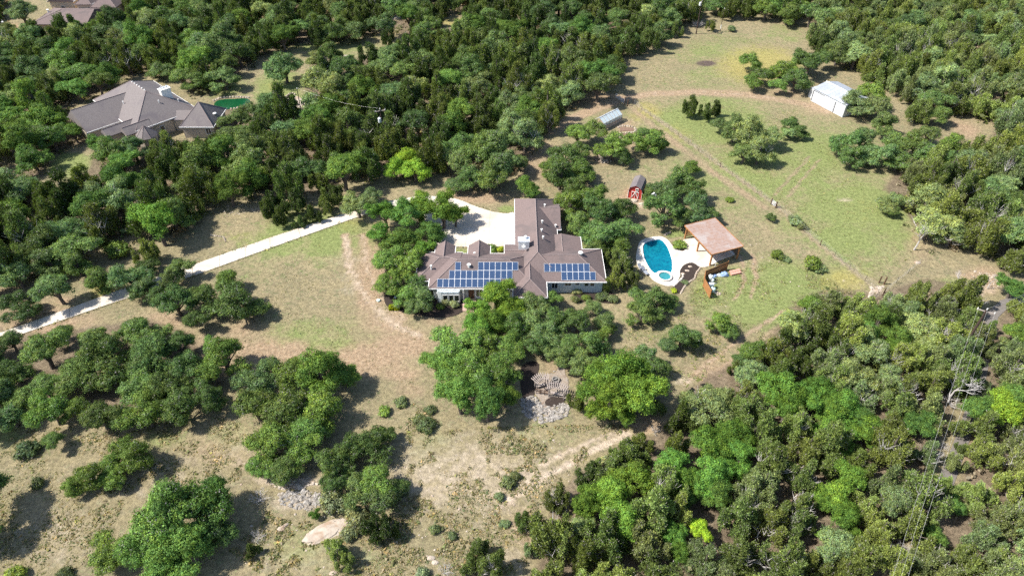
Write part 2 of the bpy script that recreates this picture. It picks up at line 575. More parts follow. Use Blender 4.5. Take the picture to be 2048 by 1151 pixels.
YELLOW = [(1520, 130, 90, 40, .8), (1290, 225, 35, 22, .7), (1340, 270, 60, 30, .4), (700, 440, 40, 30, .4), (220, 580, 40, 25, .8), (1690, 560, 60, 30, .6),
          (5, 780, 30, 70, .7), (1490, 120, 40, 20, .5), (480, 470, 60, 20, .3), (1720, 420, 60, 60, .25), (905, 45, 30, 14, .6), (545, 175, 30, 14, .3)]
DIRT = [(750, 520, 45, 110, .95), (560, 712, 130, 34, .95), (720, 715, 130, 40, .8), (500, 660, 60, 30, .5), (735, 540, 30, 90, .85), (760, 640, 60, 30, .8), (820, 690, 60, 40, .7), (520, 700, 60, 30, .8), (760, 560, 40, 110, .7), (790, 690, 80, 50, .55), (560, 715, 110, 26, .8), (800, 745, 60, 20, .6), (950, 395, 90, 16, .7), (870, 640, 40, 22, .4),
        (1060, 310, 60, 60, .6), (1200, 200, 60, 14, .9), (1290, 290, 80, 26, .5), (1210, 320, 40, 14, .6), (1270, 400, 40, 25, .8), (1650, 215, 60, 20, .7),
        (1560, 190, 90, 16, .5), (1480, 180, 160, 10, .4), (1960, 560, 50, 30, .9), (1970, 700, 50, 60, .8), (1945, 900, 40, 100, .6), (1880, 1060, 50, 70, .6),
        (80, 640, 120, 40, .7), (330, 640, 60, 30, .6), (420, 740, 60, 40, .7), (340, 700, 120, 60, .6), (100, 800, 120, 60, .5), (260, 950, 200, 60, .25),
        (450, 900, 100, 50, .4), (1060, 1060, 60, 60, .5), (1290, 850, 60, 30, .6), (1120, 720, 60, 50, .5), (1840, 490, 30, 40, .7), (820, 780, 40, 20, .6),
        (1420, 740, 60, 30, .5), (40, 600, 60, 30, .7), (130, 600, 30, 10, .7), (50, 62, 60, 16, .9), (1250, 250, 30, 12, .7), (1930, 260, 40, 30, .6), (1545, 470, 40, 30, .4)]
PALE = [(930, 950, 230, 110, .42), (300, 960, 240, 70, .30), (100, 1070, 150, 90, .34), (620, 1120, 180, 60, .28), (1000, 1120, 90, 60, .35), (1440, 745, 60, 25, .25), (480, 900, 70, 60, .3), (1010, 905, 90, 50, .35), (1060, 960, 60, 40, .55), (940, 980, 60, 50, .3), (920, 860, 60, 20, .2), (560, 960, 60, 12, .7), (1370, 760, 30, 12, .5),
        (1960, 580, 40, 12, .5), (980, 1040, 70, 40, .3), (690, 520, 60, 14, .3), (700, 570, 30, 40, .3), (780, 640, 40, 22, .3), (1690, 560, 6, 3, .6), (1690, 400, 20, 5, .5),
        (1770, 500, 30, 20, .25), (600, 960, 70, 14, .6), (590, 1005, 60, 20, .5), (1270, 410, 25, 12, .5), (520, 420, 60, 8, .35), (1940, 760, 20, 30, .5), (1290, 600, 20, 5, .2)]
BURN = [(1412, 127, 20, 6, 1.0), (930, 462, 16, 6, .0)]
TRACKS = [([(1105, 262), (1130, 243), (1180, 222), (1240, 199), (1300, 188), (1400, 184), (1500, 190), (1600, 206), (1650, 222)], 1.6, .9, .25),
          ([(1262, 203), (1330, 248), (1440, 330), (1545, 405), (1640, 490), (1768, 588)], .5, .42, .30),
          ([(1250, 205), (1310, 255), (1420, 340), (1530, 415)], .9, .5, .0),
          ([(1000, 1010), (1060, 972), (1130, 930), (1200, 893), (1262, 866)], .5, .5, .65),
          ([(975, 995), (1040, 955), (1110, 915), (1180, 882), (1250, 858)], .45, .5, .55),
          ([(1370, 768), (1430, 715), (1500, 665), (1570, 620)], .38, .65, .3), ([(1395, 772), (1455, 728), (1520, 680), (1590, 632)], .38, .65, .3),
          ([(690, 470), (700, 540), (735, 600), (790, 650), (840, 670)], .7, .8, .5), ([(725, 470), (735, 540), (765, 595), (810, 635)], .6, .8, .4),
          ([(1550, 388), (1590, 345), (1620, 312)], .28, .45, .12), ([(1577, 392), (1610, 352), (1640, 318)], .28, .45, .12),
          ([(1480, 510), (1490, 560), (1470, 600)], .35, .7, .3), ([(1505, 508), (1512, 555), (1500, 600)], .35, .7, .3)]

xs = np.concatenate([[-1600, -900, -500, -350, -280], np.arange(-232, 232.1, 0.8), [280, 350, 500, 900, 1600]])
ys = np.concatenate([[-1200, -500, -200, -80, -20, 5], np.arange(20, 262.1, 0.8), [275, 300, 350, 450, 700, 1200, 2200]])
GXm, GYm = np.meshgrid(xs, ys)
gu, gv = PX(GXm, np.maximum(GYm, 12), 0.0)


def patches(lst):
    a = np.zeros(GXm.shape)
    for u, v, ru, rv, s in lst:
        q = ((gu - u) / ru) ** 2 + ((gv - v) / rv) ** 2
        a = np.maximum(a, s * np.clip(1.35 - q ** 0.5, 0, 1) ** 0.8)
    return a


def blur(a, n):
    for _ in range(n):
        b = a.copy()
        b[1:-1, 1:-1] = (a[:-2, 1:-1] + a[2:, 1:-1] + a[1:-1, :-2] + a[1:-1, 2:] + 2 * a[1:-1, 1:-1]) / 6
        a = b
    return a


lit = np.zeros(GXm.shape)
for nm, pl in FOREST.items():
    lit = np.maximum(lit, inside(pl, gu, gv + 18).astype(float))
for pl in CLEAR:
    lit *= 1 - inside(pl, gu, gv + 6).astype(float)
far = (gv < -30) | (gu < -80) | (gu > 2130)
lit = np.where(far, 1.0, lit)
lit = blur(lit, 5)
w_green, w_yel, w_dirt, w_pale, w_burn = patches(GREEN), patches(YELLOW), patches(DIRT), patches(PALE), patches(BURN)
for pts, hw, dv, pv in TRACKS:
    d = seg_dist(GXm, GYm, gp(pts))
    m_ = np.clip(1.6 - d / hw, 0, 1)
    w_dirt = np.maximum(w_dirt, m_ * dv)
    w_pale = np.maximum(w_pale, m_ * pv)
    w_green *= 1 - 0.8 * m_
    w_yel *= 1 - 0.6 * m_
w_dirt *= 0.6 + 0.7 * value_noise(GXm, GYm, 3.2, 4)
w_green *= 0.65 + 0.7 * value_noise(GXm, GYm, 5.0, 5)

nv, nu = GXm.shape
hole = inside([((p[0] - np.mean([q[0] for q in POOL_W])) * 1.0 + np.mean([q[0] for q in POOL_W]), (p[1] - np.mean([q[1] for q in POOL_W])) * 1.0 + np.mean([q[1] for q in POOL_W])) for p in POOL_W], GXm, GYm)
hole |= np.hypot(GXm - SPA_C[0], GYm - SPA_C[1]) < SPA_R * 1.0
GZ = (value_noise(GXm, GYm, 4.0, 1) - 0.5) * 0.10 + (value_noise(GXm, GYm, 1.7, 2) - 0.5) * 0.05
flat = np.zeros(GXm.shape)
for pl, mg in ((gp(COURT), 0), (gp([(800, 590), (760, 620), (860, 640), (1240, 640), (1240, 380), (1000, 380), (840, 470)]), 0),
               (gp([(1260, 470), (1330, 455), (1520, 430), (1530, 540), (1400, 600), (1320, 600), (1255, 560)]), 0), (gp([(1020, 690), (1160, 690), (1160, 850), (1020, 850)]), 0)):
    flat = np.maximum(flat, inside(pl, GXm, GYm).astype(float))
flat = np.maximum(flat, (seg_dist(GXm, GYm, gp([(-80, 700), (60, 653), (400, 536), (700, 433), (860, 395)])) < 4).astype(float))
flat = np.maximum(flat, (seg_dist(GXm, GYm, gp(ROAD_E)) < 2.8).astype(float))
flat = blur(flat, 2)
GZ = GZ * (1 - np.clip(flat * 2, 0, 1)) - 0.03 * np.clip(flat * 2, 0, 1) - 0.02
idx = np.arange(nv * nu).reshape(nv, nu)
qa = np.stack([idx[:-1, :-1], idx[:-1, 1:], idx[1:, 1:], idx[1:, :-1]], -1)
hq = hole[:-1, :-1] | hole[:-1, 1:] | hole[1:, 1:] | hole[1:, :-1]
qa = qa[~hq].reshape(-1, 4)


def np_mesh(name, verts, quads, mats, smooth=False):
    me = bpy.data.meshes.new(name)
    k = quads.shape[1]
    me.vertices.add(len(verts))
    me.vertices.foreach_set('co', np.asarray(verts, np.float32).ravel())
    me.loops.add(quads.size)
    me.loops.foreach_set('vertex_index', quads.astype(np.int32).ravel())
    me.polygons.add(len(quads))
    me.polygons.foreach_set('loop_start', np.arange(0, quads.size, k, dtype=np.int32))
    me.polygons.foreach_set('loop_total', np.full(len(quads), k, np.int32))
    me.polygons.foreach_set('use_smooth', np.full(len(quads), smooth, bool))
    for m_ in mats:
        me.materials.append(m_)
    me.update(calc_edges=True)
    return me


gm = np_mesh('ground', np.stack([GXm, GYm, GZ], -1).reshape(-1, 3), qa, [], True)
for nm, chans in (('cover_a', (w_green, w_yel, w_dirt)), ('cover_b', (w_pale, lit, w_burn))):
    at = gm.color_attributes.new(nm, 'FLOAT_COLOR', 'POINT')
    arr = np.ones((nv * nu, 4), np.float32)
    for i, c_ in enumerate(chans):
        arr[:, i] = np.clip(c_, 0, 1).ravel()
    at.data.foreach_set('color', arr.ravel())


def ground_mat():
    m, t, out = new_mat('ground_cover')
    p = world_pos(t)
    a = t.nodes.new('ShaderNodeVertexColor')
    a.layer_name = 'cover_a'
    b = t.nodes.new('ShaderNodeVertexColor')
    b.layer_name = 'cover_b'
    sa = t.nodes.new('ShaderNodeSeparateColor')
    sb = t.nodes.new('ShaderNodeSeparateColor')
    t.links.new(a.outputs[0], sa.inputs[0])
    t.links.new(b.outputs[0], sb.inputs[0])
    fine = noise_tex(t, 2.4, 8, 0.75, p)
    mid = noise_tex(t, 0.55, 6, 0.68, p, 0.4)
    big = noise_tex(t, 0.09, 5, 0.6, p, 0.8)
    speck = noise_tex(t, 5.5, 5, 0.8, p)

    def cover(wt, k1=0.9, k2=0.6, lo=0.42, hi=0.72):
        s = math_n(t, 'ADD', wt, math_n(t, 'MULTIPLY', math_n(t, 'SUBTRACT', mid, 0.5), k1))
        s = math_n(t, 'ADD', s, math_n(t, 'MULTIPLY', math_n(t, 'SUBTRACT', fine, 0.5), k2))
        s = math_n(t, 'MULTIPLY', ramp(t, s, lo - 0.25, hi), ramp(t, wt, 0.0, 0.12))
        return s
    col = mix_c(t, ramp(t, big, 0.35, 0.65), (0.268, 0.222, 0.130), (0.222, 0.190, 0.108))
    col = mix_c(t, ramp(t, mid, 0.42, 0.68), col, (0.205, 0.168, 0.112))
    col = mix_c(t, ramp(t, math_n(t, 'ADD', math_n(t, 'MULTIPLY', mid, 0.5), math_n(t, 'MULTIPLY', fine, 0.5)), 0.505, 0.62), col, (0.165, 0.182, 0.080))
    col = mix_c(t, cover(sa.outputs[2]), col, mix_c(t, ramp(t, fine, 0.35, 0.65), (0.265, 0.182, 0.115), (0.335, 0.255, 0.17)))
    col = mix_c(t, math_n(t, 'MULTIPLY', cover(sa.outputs[0]), 0.85), col, mix_c(t, ramp(t, fine, 0.35, 0.65), (0.140, 0.185, 0.054), (0.212, 0.246, 0.088)))
    col = mix_c(t, math_n(t, 'MULTIPLY', cover(sa.outputs[1]), 0.85), col, mix_c(t, ramp(t, fine, 0.35, 0.65), (0.32, 0.265, 0.085), (0.27, 0.245, 0.095)))
    col = mix_c(t, cover(sb.outputs[0]), col, mix_c(t, ramp(t, fine, 0.35, 0.65), (0.50, 0.415, 0.325), (0.37, 0.295, 0.215)))
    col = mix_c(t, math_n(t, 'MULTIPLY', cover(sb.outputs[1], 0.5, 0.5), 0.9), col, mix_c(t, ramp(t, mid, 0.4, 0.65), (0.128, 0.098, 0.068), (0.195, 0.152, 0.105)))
    col = mix_c(t, cover(sb.outputs[2]), col, (0.10, 0.075, 0.065))
    # single pale stones and dead stalks, dark tussocks
    col = mix_c(t, math_n(t, 'MULTIPLY', ramp(t, speck, 0.655, 0.70), 0.55), col, (0.50, 0.43, 0.33))
    col = mix_c(t, math_n(t, 'MULTIPLY', ramp(t, speck, 0.40, 0.30), 0.45), col, (0.085, 0.085, 0.040))
    grain = noise_tex(t, 1.5, 10, 0.85, p)
    vm = t.nodes.new('ShaderNodeVectorMath')
    vm.operation = 'SCALE'
    t.links.new(col, vm.inputs[0])
    t.links.new(math_n(t, 'ADD', math_n(t, 'MULTIPLY', ramp(t, grain, 0.30, 0.70), 1.0), 0.52), vm.inputs['Scale'])
    col = vm.outputs[0]
    bs = t.nodes.new('ShaderNodeBsdfPrincipled')
    bs.inputs['Roughness'].default_value = 0.95
    bs.inputs['Specular IOR Level'].default_value = 0.1
    t.links.new(col, bs.inputs['Base Color'])
    bn = t.nodes.new('ShaderNodeBump')
    bn.inputs['Strength'].default_value = 0.7
    bn.inputs['Distance'].default_value = 0.2
    t.links.new(math_n(t, 'ADD', fine, math_n(t, 'MULTIPLY', speck, 0.7)), bn.inputs['Height'])
    t.links.new(bn.outputs[0], bs.inputs['Normal'])
    t.links.new(bs.outputs[0], out.inputs[0])
    return m


gm.materials.append(ground_mat())
ground = bpy.data.objects.new('ground', gm)
C.objects.link(ground)
structure(ground, 'dry grass, lawn, dirt and leaf litter covering the property')

# ------------------------------------------------------------------ concrete drive in slabs, parking court
drive = bpy.data.objects.new('driveway', None)
C.objects.link(drive)
WORLD_AT[drive.name] = (0, 0, 0)
structure(drive, 'long straight pale concrete driveway laid in slabs')
top = [(-60, 685), (60, 644.5), (230, 583), (400, 524.5), (540, 475), (690, 426.5), (745, 410), (790, 400), (830, 394)]
bot = [(-60, 705), (60, 662), (230, 604), (400, 547), (540, 496), (705, 437.5), (760, 420), (800, 412), (842, 409)]


def along(pts, s):
    s = s * (len(pts) - 1)
    i = min(int(s), len(pts) - 2)
    f = s - i
    return (pts[i][0] * (1 - f) + pts[i + 1][0] * f, pts[i][1] * (1 - f) + pts[i + 1][1] * f)


tw, bw = gp(top), gp(bot)
MB().prism(tw + bw[::-1], -0.08, 0.006).build('joint_base', M['joint'], drive)
ns = 22
for i in range(ns):
    s0, s1 = (i + 0.006) / ns, (i + 0.994) / ns
    mid_s = [s0] + [k / 8 for k in range(9) if s0 < k / 8 < s1] + [s1]
    poly = [along(tw, s) for s in mid_s] + [along(bw, s) for s in mid_s[::-1]]
    MB().prism(poly, -0.06, 0.05).build('concrete_slab', M['concrete'], drive)

court = bpy.data.objects.new('parking_court', None)
C.objects.link(court)
WORLD_AT[court.name] = (0, 0, 0)
structure(court, 'white concrete parking court behind the solar roofed house')
import bmesh


def clip_poly(poly, x0, x1, y0, y1):
    def cut(ps, f):
        out = []
        for i in range(len(ps)):
            a, b = ps[i], ps[(i + 1) % len(ps)]
            fa, fb = f(a), f(b)
            if fa >= 0:
                out.append(a)
            if (fa >= 0) != (fb >= 0):
                t = fa / (fa - fb)
                out.append((a[0] + (b[0] - a[0]) * t, a[1] + (b[1] - a[1]) * t))
        return out
    for f in (lambda p: p[0] - x0, lambda p: x1 - p[0], lambda p: p[1] - y0, lambda p: y1 - p[1]):
        poly = cut(poly, f)
        if len(poly) < 3:
            return []
    return poly


cw = smooth_poly(gp(COURT), 2)
MB().prism(cw, -0.07, 0.016).build('joint_base', M['joint'], court)
for ix in range(-6, 2):
    for iy in range(0, 5):
        q = clip_poly(cw, ix * 4.4 + 0.01, ix * 4.4 + 4.39, 99 + iy * 4.4 + 0.01, 99 + iy * 4.4 + 4.39)
        if len(q) >= 3:
            MB().prism(q, -0.06, 0.046).build('concrete_slab', M['concrete'], court)

# ------------------------------------------------------------------ asphalt lane on the right
c_ = gp(ROAD_E)
mb = MB()
L_, R__ = [], []
for i, p in enumerate(c_):
    a, b = np.array(c_[max(i - 1, 0)]), np.array(c_[min(i + 1, len(c_) - 1)])
    d = (b - a) / np.linalg.norm(b - a)
    nrm = np.array((-d[1], d[0])) * 0.85
    L_.append(tuple(np.array(p) + nrm))
    R__.append(tuple(np.array(p) - nrm))
n_ = len(c_)
mb.add([(p[0], p[1], 0.03) for p in L_ + R__], [(i, i + 1, n_ + i + 1, n_ + i)[::-1] for i in range(n_ - 1)])
structure(mb.build('road', M['asphalt']), 'narrow grey asphalt lane through the wood at right')


def patch(name, pts, mat, z, label=None, k=3, thick=0.12, smooth_=True):
    p = gp(pts)
    if smooth_:
        p = smooth_poly(p, k)
    return structure(MB().prism(p, z - thick, z).build(name, mat), label)


patch('mulch_bed', [(768, 597), (775, 612), (792, 620), (830, 628), (870, 634), (905, 632), (930, 618), (925, 600), (900, 578), (850, 570), (800, 570), (775, 580)], M['mulch'], 0.03,
      'dark mulch bed curving along the front of the house')
patch('mulch_bed', [(1146, 592), (1165, 584), (1192, 586), (1215, 580), (1232, 590), (1236, 602), (1210, 606), (1186, 598), (1160, 604)], M['mulch'], 0.03, 'dark mulch bed below the right wing of the house')
patch('mulch_bed', [(1356, 538), (1366, 528), (1380, 524), (1396, 530), (1400, 538), (1392, 545), (1388, 556), (1378, 562), (1368, 572), (1360, 586), (1352, 582), (1345, 572), (1358, 560), (1362, 548)], M['mulch'], 0.04,
      'dark mulch bed beside the pool deck')
patch('mulch_bed', [(1345, 489), (1358, 488), (1372, 494), (1368, 502), (1352, 497)], M['mulch'], 0.045, 'small dark mulch bed between pool and pavilion')
patch('mulch_bed', [(1092, 800), (1102, 794), (1118, 794), (1130, 797), (1126, 806), (1112, 812), (1098, 813), (1090, 807)], M['mulch'], 0.05, 'black mulch patch below the wooden arbors')
patch('gravel_patio', [(1086, 818), (1081, 800), (1070, 786), (1066, 768), (1080, 760), (1092, 748), (1108, 747), (1119, 733), (1128, 729), (1130, 745), (1137, 760), (1136, 778), (1140, 792), (1124, 800), (1108, 816), (1098, 832), (1088, 828)], M['gravel'], 0.02,
      'pale stony patio around the fire pit')
patch('mulch_bed', [(1042, 735), (1060, 722), (1078, 728), (1072, 760), (1068, 790), (1055, 802), (1045, 790), (1040, 760)], M['mulch'], 0.025, 'black mulch hollow left of the wooden arbors')

# ------------------------------------------------------------------ buildings
class Frame:
    """a rotated plan: local x, y -> site"""
    def __init__(self, o, deg=0.0):
        self.o, self.c, self.s, self.a = o, math.cos(R_(deg)), math.sin(R_(deg)), R_(deg)

    def __call__(self, x, y, z):
        return (self.o[0] + x * self.c - y * self.s, self.o[1] + x * self.s + y * self.c, z)


def roof_solid(mb, fr, x0, x1, y0, y1, z0, slope, axis='x', hip0=True, hip1=True, th=0.18):
    """hip or gable roof volume over the plan rectangle (eaves at z0); returns ridge ends"""
    if axis == 'x':
        half = (y1 - y0) / 2
        zr = z0 + half * slope
        a = (x0 + (half if hip0 else 0), (y0 + y1) / 2)
        b = (x1 - (half if hip1 else 0), (y0 + y1) / 2)
    else:
        half = (x1 - x0) / 2
        zr = z0 + half * slope
        a = ((x0 + x1) / 2, y0 + (half if hip0 else 0))
        b = ((x0 + x1) / 2, y1 - (half if hip1 else 0))
    if axis == 'x' and a[0] > b[0]:
        a = b = ((a[0] + b[0]) / 2, a[1])
    if axis == 'y' and a[1] > b[1]:
        a = b = (a[0], (a[1] + b[1]) / 2)
    lo = [fr(x, y, z0 - th) for x, y in ((x0, y0), (x1, y0), (x1, y1), (x0, y1))]
    up = [fr(x, y, z0) for x, y in ((x0, y0), (x1, y0), (x1, y1), (x0, y1))]
    rg = [fr(a[0], a[1], zr), fr(b[0], b[1], zr)]
    f = [(3, 2, 1, 0)] + [(i, (i + 1) % 4, 4 + (i + 1) % 4, 4 + i) for i in range(4)]
    if axis == 'x':
        f += [(4, 5, 9, 8), (6, 7, 8, 9), (7, 4, 8), (5, 6, 9)]
    else:
        f += [(4, 5, 8), (5, 6, 9, 8), (6, 7, 9), (7, 4, 8, 9)]
    mb.add(lo + up + rg, f)
    return rg, up


def fascia(fr, x0, x1, y0, y1, z0, root, sides='snwe', mat='white'):
    h, t = 0.20, 0.10
    z = z0 - 0.09
    ends = {'s': ((x0 - t, y0 - t / 2), (x1 + t, y0 - t / 2)), 'n': ((x0 - t, y1 + t / 2), (x1 + t, y1 + t / 2)),
            'w': ((x0 - t / 2, y0), (x0 - t / 2, y1)), 'e': ((x1 + t / 2, y0), (x1 + t / 2, y1))}
    for sd_ in sides:
        a_, b_ = ends[sd_]
        MB().beam(fr(*a_, z), fr(*b_, z), t, h).build('gutter', M[mat], root)


def wing(root, fr, rect, z0, slope, axis, h0, h1, roofm, wallm, sides='snwe', over=0.5, caps=True, wall=True, walln='wall'):
    x0, x1, y0, y1 = rect
    mb = MB()
    rg, up = roof_solid(mb, fr, x0, x1, y0, y1, z0, slope, axis, h0, h1)
    rf = mb.build('roof', roofm, root)
    if caps:
        cm = MB()
        if (Vector(rg[0]) - Vector(rg[1])).length > 0.3:
            cm.tube([Vector(rg[0]) + Vector((0, 0, .01)), Vector(rg[1]) + Vector((0, 0, .01))], 0.09, 6)
        for i, e in enumerate(up):
            if axis == 'x':
                r = rg[0] if i in (0, 3) else rg[1]
                ok = h0 if i in (0, 3) else h1
            else:
                r = rg[0] if i in (0, 1) else rg[1]
                ok = h0 if i in (0, 1) else h1
            if ok:
                cm.tube([Vector(e) + Vector((0, 0, .02)), Vector(r) + Vector((0, 0, .01))], 0.08, 6)
        if cm.v:
            cm.build('ridge_cap', M['ridge'], rf)
    if sides:
        fascia(fr, x0, x1, y0, y1, z0, root, sides)
    if wall:
        wm = MB()
        zt = z0 - 0.19
        c = [fr(x, y, 0)[:2] for x, y in ((x0 + over, y0 + over), (x1 - over, y0 + over), (x1 - over, y1 - over), (x0 + over, y1 - over))]
        wm.prism(c, -0.1, zt)
        if axis == 'x':
            for xx, hp in ((x0 + over, h0), (x1 - over, h1)):
                if not hp:
                    ym, zr = (y0 + y1) / 2, z0 + (y1 - y0) / 2 * slope
                    wm.add([fr(xx - .06, y0 + over, zt), fr(xx - .06, y1 - over, zt), fr(xx - .06, ym, zr - .12), fr(xx + .06, y0 + over, zt), fr(xx + .06, y1 - over, zt), fr(xx + .06, ym, zr - .12)],
                           [(0, 1, 2), (5, 4, 3), (0, 2, 5, 3), (1, 4, 5, 2), (0, 3, 4, 1)])
        if axis == 'y':
            for yy, hp in ((y0 + over, h0), (y1 - over, h1)):
                if not hp:
                    xm, zr = (x0 + x1) / 2, z0 + (x1 - x0) / 2 * slope
                    wm.add([fr(x0 + over, yy - .06, zt), fr(x1 - over, yy - .06, zt), fr(xm, yy - .06, zr - .12), fr(x0 + over, yy + .06, zt), fr(x1 - over, yy + .06, zt), fr(xm, yy + .06, zr - .12)],
                           [(2, 1, 0), (3, 4, 5), (3, 5, 2, 0), (2, 5, 4, 1), (1, 4, 3, 0)])
        wm.build(walln, wallm, root)
    return rg


def window(root, c, w_, h_, ang, panes=2, frame='white'):
    """window on a wall facing direction ang (outward); c = centre on the wall face"""
    n = Vector((math.cos(ang), math.sin(ang), 0))
    s = Vector((-math.sin(ang), math.cos(ang), 0))
    c = Vector(c)
    fm = MB()
    z = Vector((0, 0, 1))
    o = c + n * 0.05
    for sg in (-1, 1):
        fm.beam(o + s * sg * w_ / 2 - z * h_ / 2, o + s * sg * w_ / 2 + z * h_ / 2, 0.1, 0.1)
        fm.beam(o + z * sg * (h_ / 2 + .05) - s * (w_ / 2 + .05), o + z * sg * (h_ / 2 + .05) + s * (w_ / 2 + .05), 0.11, 0.1)
    for k in range(1, panes):
        q = o + s * (-w_ / 2 + w_ * k / panes)
        fm.beam(q - z * h_ / 2, q + z * h_ / 2, 0.07, 0.07)
    f = fm.build('window', M[frame], root)
    for k in range(panes):
        q = c + n * 0.02 + s * (-w_ / 2 + w_ * (k + .5) / panes)
        MB().box(q, (0.03, w_ / panes - 0.06, h_ - 0.02), ang).build('pane', M['glass'], f)
    return f


# ---- the house with the solar roof
hx, hy = -1.0, 96.0
house = thing('house', (hx, hy, 0), 'large pale house with brown shingle roofs carrying blue solar panels', 'house')
I0 = Frame((0, 0))
SH, SD = M['shingle'], M['siding']
SL = 0.5
wing(house, I0, (-14.2, 4.3, 87.4, 97.0), 2.9, SL, 'x', True, True, SH, SD, 'snw', over=0.7)
wing(house, I0, (-16.7, -9.0, 89.6, 97.6), 2.72, 0.48, 'x', True, False, SH, SD, 'snw')
wing(house, I0, (-13.9, -10.3, 92.5, 99.2), 2.96, 0.66, 'y', False, False, SH, SD, 'we')
wing(house, I0, (-7.95, -3.95, 92.5, 99.3), 2.94, 0.66, 'y', False, False, SH, SD, 'we')
wing(house, I0, (-1.35, 6.0, 93.0, 99.6), 2.98, 0.36, 'x', False, False, SH, SD, 'nw')
wing(house, I0, (0.55, 8.45, 90.0, 114.4), 3.0, 0.66, 'y', True, True, SH, SD, 'nwe')
wing(house, I0, (0.2, 5.9, 85.2, 94.0), 2.86, 0.55, 'y', True, False, SH, SD, 'swe')
wing(house, I0, (5.2, 16.2, 89.2, 98.4), 2.82, SL, 'x', False, True, SH, SD, 'sne')
wing(house, I0, (4.6, 9.2, 104.2, 112.6), 2.95, 0.5, 'x', False, False, SH, SD, 'sne')
wing(house, I0, (5.5, 12.7, 94.5, 102.0), 2.88, 0.22, 'y', False, False, SH, SD, 'ne')

# solar panels: each a framed panel on the front slopes
pan_mesh = {}


def solar(x, y0e, z0e, s, slope_deg, parent):
    """lower left corner x, distance s up the slope from the eave"""
    w_, h_ = 0.968, 1.556
    ca, sa = math.cos(R_(slope_deg)), math.sin(R_(slope_deg))
    if 'f' not in pan_mesh:
        fb = MB()
        fb.box((w_ / 2, 0.016, 0), (w_, 0.032, 0.045)).box((w_ / 2, h_ - 0.016, 0), (w_, 0.032, 0.045))
        fb.box((0.016, h_ / 2, 0), (0.032, h_ - 0.064, 0.045)).box((w_ - 0.016, h_ / 2, 0), (0.032, h_ - 0.064, 0.045))
        cb = MB().box((w_ / 2, h_ / 2, -0.005), (w_ - 0.064, h_ - 0.064, 0.03))
        pan_mesh['f'] = fb.mesh('solar_panel', M['alu'])
        pan_mesh['c'] = cb.mesh('cell_sheet', M['cell'])
    o = bpy.data.objects.new('solar_panel', pan_mesh['f'])
    C.objects.link(o)
    o.parent = parent
    o.location = (x - hx, y0e + s * ca - sa * 0.10 - hy, z0e + s * sa + ca * 0.10)
    o.rotation_euler = (R_(slope_deg), 0, 0)
    c_ = bpy.data.objects.new('cell_sheet', pan_mesh['c'])
    C.objects.link(c_)
    c_.parent = o


sdeg = math.degrees(math.atan(SL))
px0, pw, ph = -12.72, 0.985, 1.575
for row, cols in ((0, range(0, 11)), (1, range(2, 13)), (2, [3] + list(range(7, 14)))):
    for cidx in cols:
        solar(px0 + cidx * pw, 87.4, 2.9, 0.18 + row * ph, sdeg, house)
for row, cols in ((0, range(3, 9)), (1, range(0, 8))):
    for cidx in cols:
        solar(5.55 + cidx * pw, 89.2, 2.82, 0.30 + row * ph, sdeg, house)

# chimney box, caps, dish, roof vents
ch = MB().box((2.1, 97.0, 5.0), (1.9, 1.3, 2.0)).build('chimney', M['white'], house)
MB().box((2.1, 97.0, 6.06), (2.1, 1.5, 0.12)).build('chimney_top', M['galv'], ch)
MB().tube([(2.4, 97.3, 6.1), (2.4, 97.3, 6.55)], 0.28, 10).build('flue_cap', M['white'], ch)
MB().dome((2.1, 95.9, 5.3), 0.38, 0.38, 0.2, 12, 4).build('satellite_dish', M['white'], house, True)


def vent(x, y, z, root=None, h=0.5, r=0.12):
    mb = MB().tube([(x, y, z - 0.4), (x, y, z + h)], r, 8).tube([(x, y, z + h), (x, y, z + h + 0.12)], r * 1.7, 8)
    return mb.build('roof_vent', M['white'], root or house)


vent(-14.0, 91.6, 3.9)
vent(-7.4, 91.0, 4.75, h=0.4, r=0.2)
vent(-6.7, 96.0, 3.5, h=0.3)
for yy, xx in ((103.6, 5.6), (100.8, 5.4), (98.8, 5.6), (109.6, 6.3), (104.7, 8.2)):
    vent(xx, yy, 3.0 + (8.45 - xx) * 0.66, h=0.45)
vent(12.0, 94.2, 5.0, h=0.25, r=0.25)

# front: bay with tall windows, porch, windows of the right wing
S_ = -math.pi / 2
bay = MB().prism([(-13.2, 88.2), (-12.6, 87.0), (-12.0, 86.75), (-9.0, 86.75), (-8.6, 88.2)], -0.1, 2.66).build('bay_wall', M['siding'], house)
for i, x in enumerate((-11.35, -10.35, -9.4)):
    window(house, (x, 86.75, 1.3), 0.8, 1.35, S_, 1)
    MB().box((x, 86.74, 2.3), (0.8, 0.06, 0.3)).build('transom', M['siding'], house)
window(house, (-12.95, 87.6, 1.3), 0.6, 1.3, R_(205), 1)
for x in (-8.3, -4.9, -2.0):
    MB().box((x, 87.35, 1.3), (0.22, 0.22, 2.8)).build('porch_post', M['white'], house)
door = MB().box((-7.0, 88.05, 1.05), (1.0, 0.08, 2.1)).build('door', M['dark_wood'], house)
MB().box((-6.62, 87.98, 1.05), (0.08, 0.06, 0.16)).build('handle', M['alu'], door)
window(house, (-5.6, 88.1, 1.3), 1.2, 1.5, S_, 2)
window(house, (-3.2, 88.1, 1.3), 1.2, 1.5, S_, 2)
MB().prism([(-8.5, 88.0), (-8.4, 84.9), (-6.5, 84.7), (-6.2, 88.0)], -0.1, 0.10).build('porch_step', M['brick'], house)
for x, w_, h_ in ((9.7, 1.1, 0.8), (11.3, 0.8, 0.4), (12.9, 0.8, 0.95), (13.9, 0.8, 0.95)):
    window(house, (x, 89.7, 1.95), w_, h_, S_, 2 if w_ > 1 else 1)
window(house, (7.4, 89.7, 1.6), 1.1, 1.2, S_, 2)
